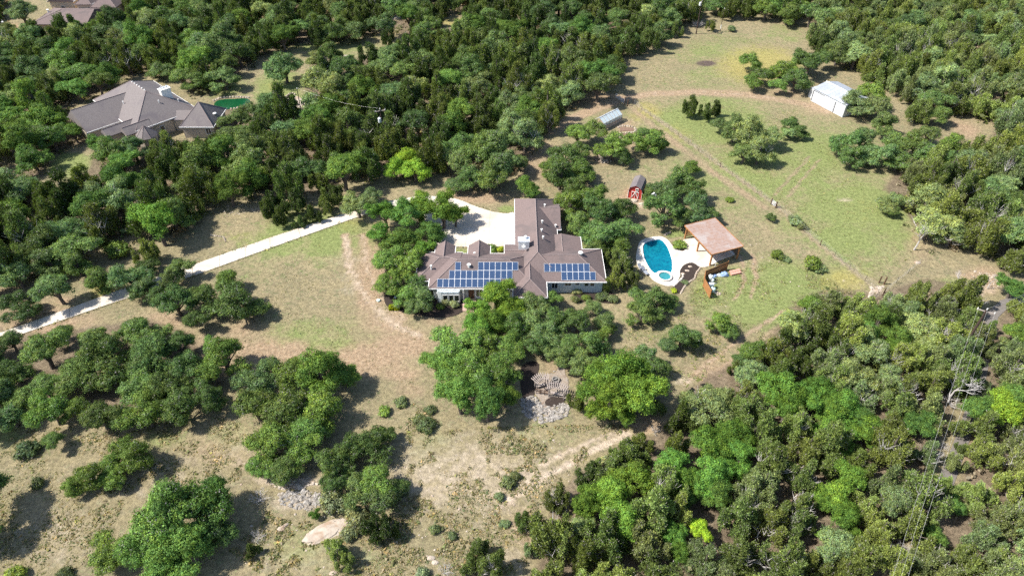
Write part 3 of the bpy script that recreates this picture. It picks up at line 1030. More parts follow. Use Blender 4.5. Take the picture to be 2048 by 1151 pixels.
for yy in (101.5, 105.5, 109.5):                      # garage doors towards the court
    gd = MB().box((1.03, yy, 1.15), (0.1, 2.7, 2.3)).build('garage_door', M['white'], house)
    for k in range(3):
        MB().box((0.97, yy, 0.5 + k * 0.7), (0.03, 2.6, 0.05)).build('rail', M['alu'], gd)
window(house, (15.7, 92.5, 1.6), 1.0, 1.1, 0, 2)

# ---- the stone house in the wood, upper left
A2 = 47
stone_house = thing('house', (-88, 151, 0), 'sprawling stone house with grey hip roofs among trees, upper left', 'house')
SG, ST = M['shingle_grey'], M['stone']
Sx, Sy, _ = G(272, 264, 3.2)
fm_ = Frame((Sx, Sy), A2)          # local x runs along the front eave up-right, local y runs up-left
wing(stone_house, fm_, (0, 15.2, 0, 23.5), 3.4, 0.62, 'y', True, True, SG, ST, 'swe', over=0.5)
wx, wy, _ = G(178, 264, 3.0)
fw_ = Frame((wx, wy), A2)
wing(stone_house, fw_, (-0.4, 13.5, 0, 11.5), 3.0, 0.62, 'x', False, False, SG, ST, 'sn', over=0.5)
wing(stone_house, fm_, (-2.2, 4.0, -0.3, 3.3), 3.2, 0.7, 'x', False, False, SG, ST, '', over=0.3)
wing(stone_house, fm_, (-5.4, 3.0, 2.6, 6.2), 3.1, 0.7, 'x', False, False, SG, ST, '', over=0.3)
g0 = G(369, 254, 3.0)
g1 = G(424, 253, 3.0)
fg_ = Frame((g0[0], g0[1]), 0)
gwid = g1[0] - g0[0] + 0.4
wing(stone_house, fg_, (-1.2, gwid, 0, 9.4), 3.0, 0.85, 'x', True, True, SG, ST, 'snwe', over=0.4)
wing(stone_house, fg_, (-4.5, 1.5, 3.5, 8.5), 3.0, 0.5, 'x', False, False, SG, ST, 'n', over=0.4, caps=False)
# turret with an eight sided roof
tx, ty, _ = G(290, 262, 4.0)
mb = MB()
n8 = 8
vs_ = [(tx + 2.5 * math.cos(k * math.pi / 4), ty + 2.5 * math.sin(k * math.pi / 4), 3.0) for k in range(n8)]
mb.add(vs_ + [(tx, ty, 5.3)], [(k, (k + 1) % n8, 8) for k in range(n8)] + [tuple(range(8))[::-1]])
tr_ = mb.build('turret_roof', SG, stone_house)
cm = MB()
for k in range(n8):
    cm.tube([vs_[k], (tx, ty, 5.32)], 0.06, 5)
cm.build('ridge_cap', M['ridge'], tr_)
MB().prism([(tx + 2.1 * math.cos(k * math.pi / 4), ty + 2.1 * math.sin(k * math.pi / 4)) for k in range(n8)], -0.1, 2.99).build('turret_wall', ST, stone_house)
# chimney, vents, dish, windows
cx_, cy_, _ = G(330, 183, 7.0)
chm = MB().box((cx_, cy_, 5.4), (2.3, 1.4, 4.6), R_(A2)).build('chimney', M['white'], stone_house)
MB().box((cx_, cy_, 7.78), (2.6, 1.7, 0.14), R_(A2)).build('chimney_top', M['white'], chm)
for d_ in (-0.65, 0, 0.65):
    MB().tube([(cx_ + d_ * .67, cy_ + d_ * .74, 7.8), (cx_ + d_ * .67, cy_ + d_ * .74, 8.3)], 0.2, 8).build('flue_cap', M['galv'], chm)
for k in range(6):
    q = fm_(7.6, 8.2 + k * 1.3, 0)
    MB().box((q[0], q[1], 8.22), (0.25, 0.25, 0.3), R_(A2)).build('roof_vent', M['white'], stone_house)
for lx, ly, zz in ((8.5, 4.2, 5.9), (12.5, 3.0, 5.2), (3.0, 11.5, 5.2)):
    q = fm_(lx, ly, zz)
    vent(q[0], q[1], q[2], stone_house, h=0.6, r=0.09)
q = fg_(gwid - 0.9, 4.6, 4.0)
MB().dome((q[0], q[1], 4.1), 0.5, 0.5, 0.22, 12, 4).build('satellite_dish', M['white'], stone_house, True)
for lx, dd in ((3.2, 0.9), (9.4, 1.0)):
    q = fw_(lx, 0.5, 1.4)
    window(stone_house, q, 1.0, 1.7, R_(A2 - 90), 1)
q = fw_(5.6, 0.45, 1.1)
MB().box((q[0], q[1], 1.1), (1.3, 0.2, 2.3), R_(A2)).build('door', M['dark_wood'], stone_house)
q = fg_(gwid - 1.6, 0.4, 1.7)
window(stone_house, q, 1.2, 1.4, S_, 2)
for lx in (6.0, 10.0):
    q = fm_(lx, 0.5, 1.5)
    window(stone_house, q, 1.0, 1.5, R_(A2 - 90), 1)

# ---- third house, cut by the top edge
third = thing('house', G(130, 20) , 'tan house with brown shingle roofs cut by the top left edge', 'house')
TW = M['tan_wall']
e0, e1 = G(96, 24, 3.0), G(205, 24, 3.0)
f3 = Frame((e0[0], e0[1]), 0)
L3 = e1[0] - e0[0]
a0 = G(104, 49, 3.0)
wing(third, f3, (0, L3, a0[1] - e0[1], 3.5), 3.0, 0.3, 'x', True, False, SH, TW, '', over=0.5)
wing(third, f3, (-2.2, 6.2, 5.0, 18.0), 4.6, 0.6, 'y', False, True, SH, TW, 'we', over=0.4)
wing(third, f3, (8.0, 13.5, 2.0, 18.0), 4.6, 0.7, 'y', True, True, SH, TW, 'we', over=0.4)
wing(third, f3, (13.0, 21.5, 1.0, 9.0), 4.0, 0.7, 'x', True, True, SH, TW, '', over=0.4)
vent(e0[0] + 1.2, e0[1] - 1.6, 3.7, third, h=0.5, r=0.25)
window(third, f3(2.0, 5.4, 2.2), 1.2, 1.5, S_, 2)

# ---- white metal barn, right
b0, b1 = G(1608, 194), G(1684, 235)
bl = math.hypot(b1[0] - b0[0], b1[1] - b0[1])
bang = math.degrees(math.atan2(b1[1] - b0[1], b1[0] - b0[0]))
fb_ = Frame((b0[0], b0[1]), bang)
barn = thing('metal_barn', (b0[0], b0[1], 0), 'white metal barn with pale roof half hidden by oaks, right', 'barn')
BW = M['barn_white']
D0, D1, HB = 0.0, 8.2, 3.3
MB().prism([fb_(x, y, 0)[:2] for x, y in ((2.2, D0), (bl, D0), (bl, D1), (2.2, D1))], -0.1, HB - 0.02).build('wall', BW, barn)
MB().prism([fb_(x, y, 0)[:2] for x, y in ((0.2, 1.2), (2.18, 0.9), (2.18, D1 - 1), (0.2, D1 - 1))], -0.1, 2.4).build('lean_to', BW, barn)
npan = 9
for k in range(npan):
    x0_, x1_ = 2.0 + (bl - 1.7) * k / npan + 0.01, 2.0 + (bl - 1.7) * (k + 1) / npan - 0.01
    ym, zr = (D0 + D1) / 2, HB + 0.95
    for ya, yb in ((D0 - 0.2, ym), (D1 + 0.2, ym)):
        mb = MB()
        vv = [fb_(x0_, ya, HB), fb_(x1_, ya, HB), fb_(x1_, yb, zr), fb_(x0_, yb, zr)]
        mb.add(vv + [(p[0], p[1], p[2] + 0.05) for p in vv], [(3, 2, 1, 0), (4, 5, 6, 7), (0, 1, 5, 4), (1, 2, 6, 5), (2, 3, 7, 6), (3, 0, 4, 7)])
        mb.build('roof_panel', M['barn_roof'], barn)
MB().tube([fb_(2.0, (D0 + D1) / 2, HB + 1.0), fb_(bl + 0.3, (D0 + D1) / 2, HB + 1.0)], 0.1, 6).build('ridge_cap', M['white'], barn)
for xe in (2.21, bl - 0.01):
    MB().add([fb_(xe, D0, HB - .02), fb_(xe, D1, HB - .02), fb_(xe, (D0 + D1) / 2, HB + .93)], [(0, 1, 2)]).build('gable', BW, barn)
for xd in (2.45, bl - 3.0):
    q0, q1 = fb_(xd, -0.04, 0.1), fb_(xd, -0.04, HB - 0.5)
    MB().beam(q0, q1, 0.16, 0.1).build('door_edge', M['metal_dark'], barn)
dr = MB().beam(fb_(2.8, -0.03, 1.4), fb_(bl - 3.3, -0.03, 1.4), 0.06, 2.7).build('sliding_door', BW, barn)
MB().beam(fb_(2.5, -0.08, HB - 0.42), fb_(6.0, -0.08, HB - 0.42), 0.06, 0.08).build('rail', M['metal_dark'], dr)

# ---- pavilion by the pool
pc = [G(1379, 448, 3.0), G(1436, 435, 3.0), G(1486, 492, 3.0), G(1425, 507, 3.0)]
pang = math.degrees(math.atan2(pc[1][1] - pc[0][1], pc[1][0] - pc[0][0]))
pl = (math.dist(pc[0][:2], pc[3][:2]) + math.dist(pc[1][:2], pc[2][:2])) / 2
pwid = (math.dist(pc[0][:2], pc[1][:2]) + math.dist(pc[3][:2], pc[2][:2])) / 2
fp = Frame(((pc[3][0] + pc[0][0] * 0) , pc[3][1]), pang)      # local x across, local y from front to back
pav = thing('pavilion', fp(pwid / 2, pl / 2, 0), 'cedar pool pavilion with rusty pinkish metal roof and slatted sides', 'pavilion')
zf = lambda x: 2.85 + 0.14 * x / pwid
ny = 12
for k in range(ny):
    y0_, y1_ = pl * k / ny + 0.006, pl * (k + 1) / ny - 0.006
    mb = MB()
    vv = [fp(-0.1, y0_, zf(-0.1)), fp(pwid + 0.1, y0_, zf(pwid + .1)), fp(pwid + 0.1, y1_, zf(pwid + .1)), fp(-0.1, y1_, zf(-.1))]
    mb.add(vv + [(p[0], p[1], p[2] + 0.06) for p in vv], [(3, 2, 1, 0), (4, 5, 6, 7), (0, 1, 5, 4), (1, 2, 6, 5), (2, 3, 7, 6), (3, 0, 4, 7)])
    mb.build('roof_panel', M['rust'], pav)
CE = M['cedar']
MB().beam(fp(pwid + 0.16, 0, zf(pwid) + 0.0), fp(pwid + 0.16, pl, zf(pwid) + 0.0), 0.1, 0.24).build('fascia', CE, pav)
MB().beam(fp(-0.16, 0, zf(0) - 0.02), fp(-0.16, pl, zf(0) - 0.02), 0.1, 0.2).build('fascia', CE, pav)
MB().beam(fp(-0.1, -0.06, zf(0) - 0.02), fp(pwid + 0.1, -0.06, zf(pwid)), 0.1, 0.2).build('fascia', CE, pav)
MB().beam(fp(-0.1, pl + 0.06, zf(0) - 0.02), fp(pwid + 0.1, pl + 0.06, zf(pwid)), 0.1, 0.2).build('fascia', CE, pav)
for x in (0.25, pwid - 0.3):
    for y in (0.3, pl / 2, pl - 0.3):
        MB().box(fp(x, y, 1.38), (0.24, 0.24, 2.85), R_(pang)).build('post', CE, pav)
for y in np.linspace(0.4, pl - 0.4, 9):
    MB().beam(fp(0, y, 2.70), fp(pwid, y, 2.82), 0.07, 0.16).build('rafter', M['dark_wood'], pav)
for k in range(10):                                   # slatted back wall and far end
    MB().beam(fp(pwid - 0.14, 0.3, 0.35 + k * 0.24), fp(pwid - 0.14, pl - 0.3, 0.35 + k * 0.24), 0.04, 0.12).build('slat', M['dark_wood'], pav)
for k in range(10):
    MB().beam(fp(0.4, pl - 0.16, 0.35 + k * 0.24), fp(pwid - 0.4, pl - 0.16, 0.35 + k * 0.24), 0.04, 0.12).build('slat', CE, pav)

# ---- greenhouse
ga, gb = G(1206, 262), G(1243, 243)
gl = math.dist(ga[:2], gb[:2])
gang = math.degrees(math.atan2(gb[1] - ga[1], gb[0] - ga[0]))
fgh = Frame((ga[0], ga[1]), gang)
gh = thing('greenhouse', fgh(gl / 2, 1.5, 0), 'small greenhouse with pale glazed roof above the garden beds', 'greenhouse')
gw, ge, gr_ = 3.0, 1.9, 2.9
nb = 6
for k in range(nb + 1):
    x = gl * k / nb
    fm2 = MB()
    fm2.beam(fgh(x, 0, -0.05), fgh(x, 0, ge), 0.1, 0.1).beam(fgh(x, gw, -0.05), fgh(x, gw, ge), 0.1, 0.1)
    fm2.beam(fgh(x, 0, ge), fgh(x, gw / 2, gr_), 0.08, 0.08).beam(fgh(x, gw, ge), fgh(x, gw / 2, gr_), 0.08, 0.08)
    fm2.build('frame', M['grey_wood'], gh)
for k in range(nb):
    x0_, x1_ = gl * k / nb + 0.06, gl * (k + 1) / nb - 0.06
    for ya, za, yb, zb in ((0, ge, gw / 2 - .05, gr_ - .05), (gw, ge, gw / 2 + .05, gr_ - .05)):
        vv = [fgh(x0_, ya, za), fgh(x1_, ya, za), fgh(x1_, yb, zb), fgh(x0_, yb, zb)]
        MB().add(vv + [(p[0], p[1], p[2] + .02) for p in vv], [(3, 2, 1, 0), (4, 5, 6, 7), (0, 1, 5, 4), (1, 2, 6, 5), (2, 3, 7, 6), (3, 0, 4, 7)]).build('roof_pane', M['pane'], gh)
    for z in (0.25, 0.6, 0.95):
        MB().beam(fgh(x0_, -0.02, z), fgh(x1_, -0.02, z), 0.03, 0.28).build('board', M['grey_wood'], gh)
    MB().beam(fgh(x0_, 0, 1.5), fgh(x1_, 0, 1.5), 0.02, 0.66).build('side_pane', M['pane'], gh)
MB().beam(fgh(0, gw / 2, gr_ + .03), fgh(gl, gw / 2, gr_ + .03), 0.12, 0.08).build('ridge_beam', M['galv'], gh)
MB().beam(fgh(-0.02, 0.6, 0.1), fgh(-0.02, 0.6, 1.9), 0.06, 0.08).beam(fgh(-0.02, 1.5, 0.1), fgh(-0.02, 1.5, 1.9), 0.06, 0.08).beam(fgh(-.02, .6, 1.9), fgh(-.02, 1.5, 1.9), .06, .08).build('door', M['metal_dark'], gh)

# ---- red shed with a barn roof
ra, rb = G(1254, 396), G(1282, 400)
fr_ = Frame((ra[0] + .15, ra[1] + .3), -20)
shed = thing('shed', fr_(1.3, 1.8, 0), 'small red shed with white trim and grey barn roof', 'shed')
rw, rl = 2.9, 4.2
prof = [(0, 1.75), (0.35, 2.55), (rw / 2, 3.15), (rw - 0.35, 2.55), (rw, 1.75)]
mb = MB()
pts = [(0, -0.05)] + prof + [(rw, -0.05)]
n_ = len(pts)
mb.add([fr_(x, 0, z) for x, z in pts] + [fr_(x, rl, z) for x, z in pts], [tuple(range(n_)), tuple(range(2 * n_ - 1, n_ - 1, -1))] + [(i, n_ + i, n_ + (i + 1) % n_, (i + 1) % n_) for i in range(n_)])
mb.build('wall', M['red'], shed)
for (xa, za), (xb, zb) in zip(prof[:-1], prof[1:]):
    vv = [fr_(xa, -0.2, za + .02), fr_(xb, -0.2, zb + .02), fr_(xb, rl + .2, zb + .02), fr_(xa, rl + .2, za + .02)]
    MB().add(vv + [(p[0], p[1], p[2] + .06) for p in vv], [(3, 2, 1, 0), (4, 5, 6, 7), (0, 1, 5, 4), (1, 2, 6, 5), (2, 3, 7, 6), (3, 0, 4, 7)]).build('roof_panel', M['shingle_grey'], shed)
dm = MB()
for (xa, za), (xb, zb) in (((0.75, .1), (0.75, 1.6)), ((2.15, .1), (2.15, 1.6)), ((0.7, 1.62), (2.2, 1.62)), ((0.75, .15), (1.45, 1.55)), ((1.45, .1), (1.45, 1.6)), ((2.15, .15), (1.45, 1.55))):
    dm.beam(fr_(xa, -0.04, za), fr_(xb, -0.04, zb), 0.05, 0.13)
dm.build('door', M['white'], shed)
window(shed, fr_(1.75, 0.0, 2.2), 0.5, 0.45, R_(-110), 1)
for x in (0.02, rw - 0.02):
    MB().beam(fr_(x, -0.03, 0), fr_(x, -0.03, 1.7), 0.1, 0.12).build('corner_board', M['white'], shed)

# ------------------------------------------------------------------ pool, spa, deck
DECK = [(1280, 483), (1294, 476), (1310, 473), (1324, 473), (1336, 480), (1343, 489), (1352, 498), (1366, 502), (1372, 495), (1369, 486), (1368, 479), (1400, 476), (1420, 490), (1455, 497), (1470, 508),
        (1440, 520), (1423, 530), (1402, 534), (1385, 525), (1368, 530), (1360, 541), (1360, 551), (1352, 566), (1338, 572), (1322, 568), (1306, 560), (1296, 549), (1280, 541), (1272, 520), (1274, 500)]


def ring_sheet(name, outer, holes, z, thick, mat):
    bm = bmesh.new()
    edges = []
    for loop in [outer] + holes:
        vs2 = [bm.verts.new((p[0], p[1], z)) for p in loop]
        for i in range(len(vs2)):
            edges.append(bm.edges.new((vs2[i], vs2[(i + 1) % len(vs2)])))
    bmesh.ops.triangle_fill(bm, use_beauty=True, use_dissolve=False, edges=edges, normal=(0, 0, 1))
    for f in bm.faces:
        if f.normal.z < 0:
            f.normal_flip()
    ex = bmesh.ops.extrude_face_region(bm, geom=bm.faces[:])
    for v in ex['geom']:
        if isinstance(v, bmesh.types.BMVert):
            v.co.z -= thick
    bmesh.ops.recalc_face_normals(bm, faces=bm.faces[:])
    me = bpy.data.meshes.new(name)
    bm.to_mesh(me)
    bm.free()
    me.materials.append(mat)
    o = bpy.data.objects.new(name, me)
    C.objects.link(o)
    return o


SPA_W = [(SPA_C[0] + SPA_R * math.cos(a), SPA_C[1] + SPA_R * math.sin(a)) for a in np.linspace(0, 2 * math.pi, 25)[:-1]]


def grow(poly, d):
    cx2, cy2 = np.mean([p[0] for p in poly]), np.mean([p[1] for p in poly])
    o = []
    for p in poly:
        r = math.hypot(p[0] - cx2, p[1] - cy2)
        o.append((cx2 + (p[0] - cx2) * (r + d) / r, cy2 + (p[1] - cy2) * (r + d) / r))
    return o


# keep the pool rim clear of the spa ring
POOL_W = [p if math.hypot(p[0] - SPA_C[0], p[1] - SPA_C[1]) > SPA_R + 0.72 else
          (SPA_C[0] + (p[0] - SPA_C[0]) * (SPA_R + 0.72) / math.hypot(p[0] - SPA_C[0], p[1] - SPA_C[1]),
           SPA_C[1] + (p[1] - SPA_C[1]) * (SPA_R + 0.72) / math.hypot(p[0] - SPA_C[0], p[1] - SPA_C[1])) for p in POOL_W]
deck = ring_sheet('pool_deck', smooth_poly(gp(DECK), 3), [grow(POOL_W, 0.3), grow(SPA_W, 0.3)], 0.05, 0.2, M['deck'])
structure(deck, 'white concrete pool deck running under the pavilion')
pool = thing('swimming_pool', (np.mean([p[0] for p in POOL_W]), np.mean([p[1] for p in POOL_W]), 0), 'teardrop shaped swimming pool with deep blue water', 'pool')
mb = MB()
n_ = len(POOL_W)
mb.add([(p[0], p[1], 0.0) for p in POOL_W] + [(p[0], p[1], -1.7) for p in POOL_W], [(i, (i + 1) % n_, n_ + (i + 1) % n_, n_ + i) for i in range(n_)] + [tuple(range(n_, 2 * n_))])
mb.build('basin', M['plaster'], pool)
MB().add([(p[0], p[1], -0.10) for p in POOL_W], [tuple(range(n_))]).build('water', M['pool_water'], pool)
o_ = ring_sheet('coping', grow(POOL_W, 0.29), [POOL_W], 0.09, 0.2, M['white'])
o_.parent = pool
o_.location = (-pool.location.x, -pool.location.y, 0)
spa = thing('spa', SPA_C, 'small round raised spa at the near end of the pool', 'spa')
mb = MB()
n_ = 24
mb.add([(p[0], p[1], 0.3) for p in SPA_W] + [(p[0], p[1], -0.7) for p in SPA_W], [(i, (i + 1) % n_, n_ + (i + 1) % n_, n_ + i) for i in range(n_)] + [tuple(range(n_, 2 * n_))])
mb.build('basin', M['plaster'], spa)
MB().add([(p[0], p[1], 0.18) for p in SPA_W], [tuple(range(n_))]).build('water', M['spa_water'], spa)
o_ = ring_sheet('coping', grow(SPA_W, 0.29), [SPA_W], 0.34, 0.45, M['deck'])
o_.parent = spa
o_.location = (-spa.location.x, -spa.location.y, 0)

# garden pond beside the stone house
pond = patch('pond_water', [(428, 208), (440, 200), (470, 198), (492, 197), (500, 203), (488, 213), (460, 218), (436, 218)], M['pond_water'], 0.05, 'bright green pond beside the stone house')

# ------------------------------------------------------------------ utility poles and lines
def utility_pole(u, v, zt, label, arms=1, transformer=False, lean=0.0, arm_ang=0.0, r=0.16):
    """(u, v) = where the pole top shows; zt = its height"""
    x, y, _ = G(u, v, zt)
    p = thing('utility_pole', (x, y, 0), label, 'utility pole', 'utility poles')
    MB().tube([(x - lean, y, -0.3), (x - lean * .4, y, zt * .6), (x, y, zt)], [r * 1.15, r, r * .75], 8).build('pole', M['pole_wood'], p)
    ca, sa = math.cos(arm_ang), math.sin(arm_ang)
    tips = []
    for k in range(arms):
        za = zt - 0.35 - k * 0.9
        a, b = (x - ca * 1.2, y - sa * 1.2, za), (x + ca * 1.2, y + sa * 1.2, za)
        MB().beam(a, b, 0.12, 0.14).build('crossarm', M['grey_wood'], p)
        for f in (-1, 1):
            q = (x + ca * 1.1 * f, y + sa * 1.1 * f, za)
            MB().tube([q, (q[0], q[1], za + 0.3)], 0.07, 6).build('insulator', M['white'], p)
            tips.append((q[0], q[1], za + 0.3))
    MB().tube([(x, y, zt), (x, y, zt + 0.28)], 0.08, 6).build('insulator', M['white'], p)
    tips.append((x, y, zt + 0.28))
    if transformer:
        zc = zt - 2.4
        t = MB().tube([(x - 0.35, y - 0.3, zc - 0.5), (x - 0.35, y - 0.3, zc + 0.45), (x - 0.35, y - 0.3, zc + 0.55)], [0.36, 0.36, 0.2], 12).build('transformer', M['alu'], p)
        MB().tube([(x - 0.35, y - 0.3, zc + 0.55), (x - 0.35, y - 0.3, zc + 0.8)], 0.06, 6).build('bushing', M['white'], t)
    return p, tips


def power_line(a, b, sag, label, r=0.010, mat='wire'):
    pts = []
    for i in range(17):
        t = i / 16
        pts.append((a[0] + (b[0] - a[0]) * t, a[1] + (b[1] - a[1]) * t, a[2] + (b[2] - a[2]) * t - sag * 4 * t * (1 - t)))
    return tag(MB().tube(pts, r, 4).build('power_line', M[mat]), label, 'power line', 'overhead power lines')


_, tA = utility_pole(1404, 1, 10.0, 'dark utility pole with white transformer standing in the upper field', 1, False, 0.0, 1.2)
tank = None
xA, yA, _ = G(1404, 1, 10.0)
poleA = bpy.data.objects['utility_pole']
MB().tube([(xA - .4, yA - .2, 8.6), (xA - .4, yA - .2, 9.5)], 0.34, 12).build('transformer', M['alu'], poleA)
_, tB = utility_pole(1974, 619, 10.5, 'utility pole with crossarm in the wood at the right edge', 1, False, 0.0, -0.5, 0.19)
_, tC = utility_pole(760, 219, 9.5, 'utility pole with grey transformer rising from the middle wood', 1, True, 0.0, 0.4, 0.14)
_, tD = utility_pole(594, 178, 7.5, 'thin leaning utility pole beside the stone patio', 0, False, 0.25, 0.0, 0.11)
_, tE = utility_pole(1449, 18, 7.0, 'thin pole with white sleeve at the top of the field', 0, False, 0.0, 0.0, 0.07)
bx, by, _ = G(1446, 50, 0)
MB().tube([(tE[0][0], tE[0][1], 1.0), (tE[0][0], tE[0][1], 2.2)], 0.11, 8).build('sleeve', M['white'], bpy.data.objects['utility_pole.004'])
far_pts = [G(1776, 1185, 9.2), G(1792, 1185, 9.3), G(1806, 1185, 9.2)]
nm3 = ['left', 'middle', 'right']
for t_, f_, n3 in zip((tB[0], tB[2], tB[1]), far_pts, nm3):
    power_line(t_, f_, 0.8, '%s of three pale wires running down from the right pole' % n3)
power_line(tB[1], G(2085, 585, 10.0), 0.3, 'lower pale wire leaving the right pole towards the edge')
power_line(tB[2], G(2085, 572, 10.3), 0.3, 'upper pale wire leaving the right pole towards the edge')
power_line(tC[0], G(-40, 505, 9.5), 1.5, 'upper wire from the transformer pole to the left edge', 0.009, 'metal_dark')
power_line(tC[1], G(-40, 522, 9.2), 1.5, 'lower wire from the transformer pole to the left edge', 0.009, 'metal_dark')
power_line(tC[2], tD[0], 0.9, 'sagging pale cable between the two poles in the middle wood', 0.008)

# ------------------------------------------------------------------ wire fences and gates
def wire_fence(pts, label, step=4.0, h=1.25, strands=4, posts=True):
    w_ = gp(pts)
    o = thing('wire_fence', (w_[0][0], w_[0][1], 0), label, 'fence')
    for a, b in zip(w_[:-1], w_[1:]):
        d = math.dist(a, b)
        n = max(1, round(d / step))
        for i in range(n):
            x, y = a[0] + (b[0] - a[0]) * i / n, a[1] + (b[1] - a[1]) * i / n
            MB().tube([(x, y, -0.2), (x, y, h + 0.05)], 0.035 if i else 0.08, 5).build('post', M['metal_dark' if i else 'dark_wood'], o)
        for s in range(strands):
            z = h * (s + 1) / strands
            MB().beam((a[0], a[1], z), (b[0], b[1], z), 0.012, 0.012).build('wire', M['wire'], o)
    return o


wire_fence([(1266, 207), (1440, 334), (1540, 406)], 'wire fence from the pipe gate down to the middle of the field')
wire_fence([(1552, 414), (1640, 490), (1762, 588)], 'wire fence from mid field to the brush corner at right')
wire_fence([(1768, 586), (1838, 528)], 'short wire fence closing the right corner of the field')
wire_fence([(1765, 590), (1735, 605)], 'short wire fence below the corner posts at right', 2.5)
wire_fence([(480, 152), (520, 128)], 'wire fence at the left end of the glade', 3)


def pipe_gate(p0, p1, label, h=1.3, bars=5):
    a, b = G(*p0), G(*p1)
    o = thing('pipe_gate', ((a[0] + b[0]) / 2, (a[1] + b[1]) / 2, 0), label, 'gate')
    for k in range(bars):
        z = 0.25 + (h - 0.25) * k / (bars - 1)
        MB().tube([(a[0], a[1], z), (b[0], b[1], z)], 0.035, 6).build('bar', M['alu'], o)
    for f in (0, 0.5, 1):
        x, y = a[0] + (b[0] - a[0]) * f, a[1] + (b[1] - a[1]) * f
        MB().tube([(x, y, 0.2), (x, y, h)], 0.035, 6).build('stile', M['alu'], o)
    return o


def wood_post(u, v, h, label, r=0.13):
    x, y, _ = G(u, v)
    return tag(MB().tube([(x, y, -0.3), (x, y, h), (x, y, h + 0.05)], [r, r * .9, r * .5], 8).build('fence_post', M['dark_wood']), label, 'post', 'wooden gate and corner posts')


pipe_gate((1231, 196), (1248, 208), 'silver pipe gate standing open where the dirt road enters the field')
wood_post(1249, 209, 1.9, 'wooden post at the open pipe gate, on its left')
wood_post(1255, 212, 1.7, 'wooden post right of the open pipe gate')
wood_post(1758, 565, 1.5, 'left of the two dark corner posts beside the brush pile')
wood_post(1768, 568, 1.6, 'right of the two dark corner posts beside the brush pile')
wood_post(1542, 408, 1.4, 'post left of the small field gate')
wood_post(1551, 415, 1.4, 'post right of the small field gate')
pipe_gate((1543, 409), (1550, 414), 'small pipe gate in the field fence line', 1.1, 4)
for (u, v, lb) in ((1432, 562, 'green steel stake nearest the cedar screen'), (1440, 571, 'green steel stake in the middle of the row by the screen'), (1443, 587, 'green steel stake at the near end of the row by the screen')):
    x, y, _ = G(u, v)
    tag(MB().tube([(x, y, -.2), (x, y, 1.15)], 0.03, 5).build('stake', M['grey_wood']), lb, 'stake', 'steel stakes beside the cedar screen')

# ------------------------------------------------------------------ cedar screen with pool equipment behind it
scr = thing('privacy_fence', G(1410, 575), 'orange cedar board screen folded around the pool equipment', 'fence')
line = gp([(1453, 538), (1408, 557), (1406, 572), (1419, 596)])
for a, b in zip(line[:-1], line[1:]):
    d = math.dist(a, b)
    n = int(d / 0.2)
    ang = math.atan2(b[1] - a[1], b[0] - a[0])
    for i in range(n):
        t = (i + .5) / n
        MB().box((a[0] + (b[0] - a[0]) * t, a[1] + (b[1] - a[1]) * t, 0.9 + random.uniform(-.02, .02)), (d / n - 0.012, 0.03, 1.85), ang).build('board', CE, scr)
    for z in (0.4, 1.5):
        nx_, ny_ = math.sin(ang) * 0.05, -math.cos(ang) * 0.05
        MB().beam((a[0] - nx_, a[1] - ny_, z), (b[0] - nx_, b[1] - ny_, z), 0.05, 0.1).build('rail', M['dark_wood'], scr)
for p in line:
    MB().box((p[0], p[1], 0.95), (0.12, 0.12, 2.0)).build('post', CE, scr)


def barrel(u, v, r, h, mat, name, label, cat, cap=True):
    x, y, _ = G(u, v)
    o = thing(name, (x, y, 0), label, cat)
    MB().tube([(x, y, 0), (x, y, h * .85), (x, y, h)], [r, r, r * .6], 14).build('tank', mat, o, True)
    MB().tube([(x, y, h), (x, y, h + 0.14)], 0.09, 8).build('valve', M['metal_dark'], o)
    MB().tube([(x, y - r, 0.25), (x + .3, y - r - .25, 0.25), (x + .6, y - r - .2, 0.1)], 0.04, 6).build('pipe', M['white'], o)
    return o


barrel(1420, 560, 0.42, 1.2, M['pale_plastic'], 'pool_filter', 'tall white pool filter tank in the corner of the cedar screen', 'filter')
barrel(1417, 571, 0.30, 0.8, M['blue_dark'], 'chemical_drum', 'dark blue drum between the white pool tanks', 'drum')
barrel(1425, 565, 0.22, 0.9, M['pale_plastic'], 'pool_filter', 'slim pale pool filter right of the white tank', 'filter')
x, y, _ = G(1421, 576)
hb = thing('pool_heater', (x, y, 0), 'pale green grey pool heater box behind the screen', 'heater')
MB().box((x, y, 0.5), (0.75, 0.6, 1.0)).build('case', M['pale_plastic'], hb)
MB().box((x, y, 1.04), (0.8, 0.65, 0.08)).build('lid', M['galv'], hb)
barrel(1425, 583, 0.42, 0.95, M['teal'], 'pool_filter', 'broad pale teal pool tank at the near end of the screen', 'filter')
x, y, _ = G(1448, 550)
tp = thing('tarp_heap', (x, y, 0), 'blue grey tarp bundled at the end of the cedar screen', 'tarp')
MB().dome((x, y, 0), 0.8, 0.55, 0.7, 11, 4, 0.16, 3).build('cover', M['blue'], tp)
MB().dome((x - 1.1, y - 0.1, 0), 0.55, 0.35, 0.4, 9, 3, 0.2, 5).build('fold', M['pale_plastic'], tp)
x, y, _ = G(1428, 553)
MBx = thing('tarp_heap', (x, y, 0), 'light blue sheet crumpled below the cedar screen', 'tarp')
MB().dome((x, y, 0), 0.5, 0.4, 0.5, 9, 4, 0.2, 8).build('cover', M['blue'], MBx)
x, y, _ = G(1427, 545)
cl = thing('clothes_pole', (x, y, 0), 'thin pale pole with crossbar above the cedar screen', 'pole')
MB().tube([(x, y, 0), (x, y, 2.6)], 0.04, 6).build('shaft', M['alu'], cl)
MB().tube([(x, y, 1.4), (x + 0.9, y, 1.55)], 0.03, 6).build('crossbar', M['grey_wood'], cl)
x, y, _ = G(1471, 547)
pv = thing('paver_stack', (x, y, 0), 'two rows of salmon pavers stacked on the grass', 'pavers')
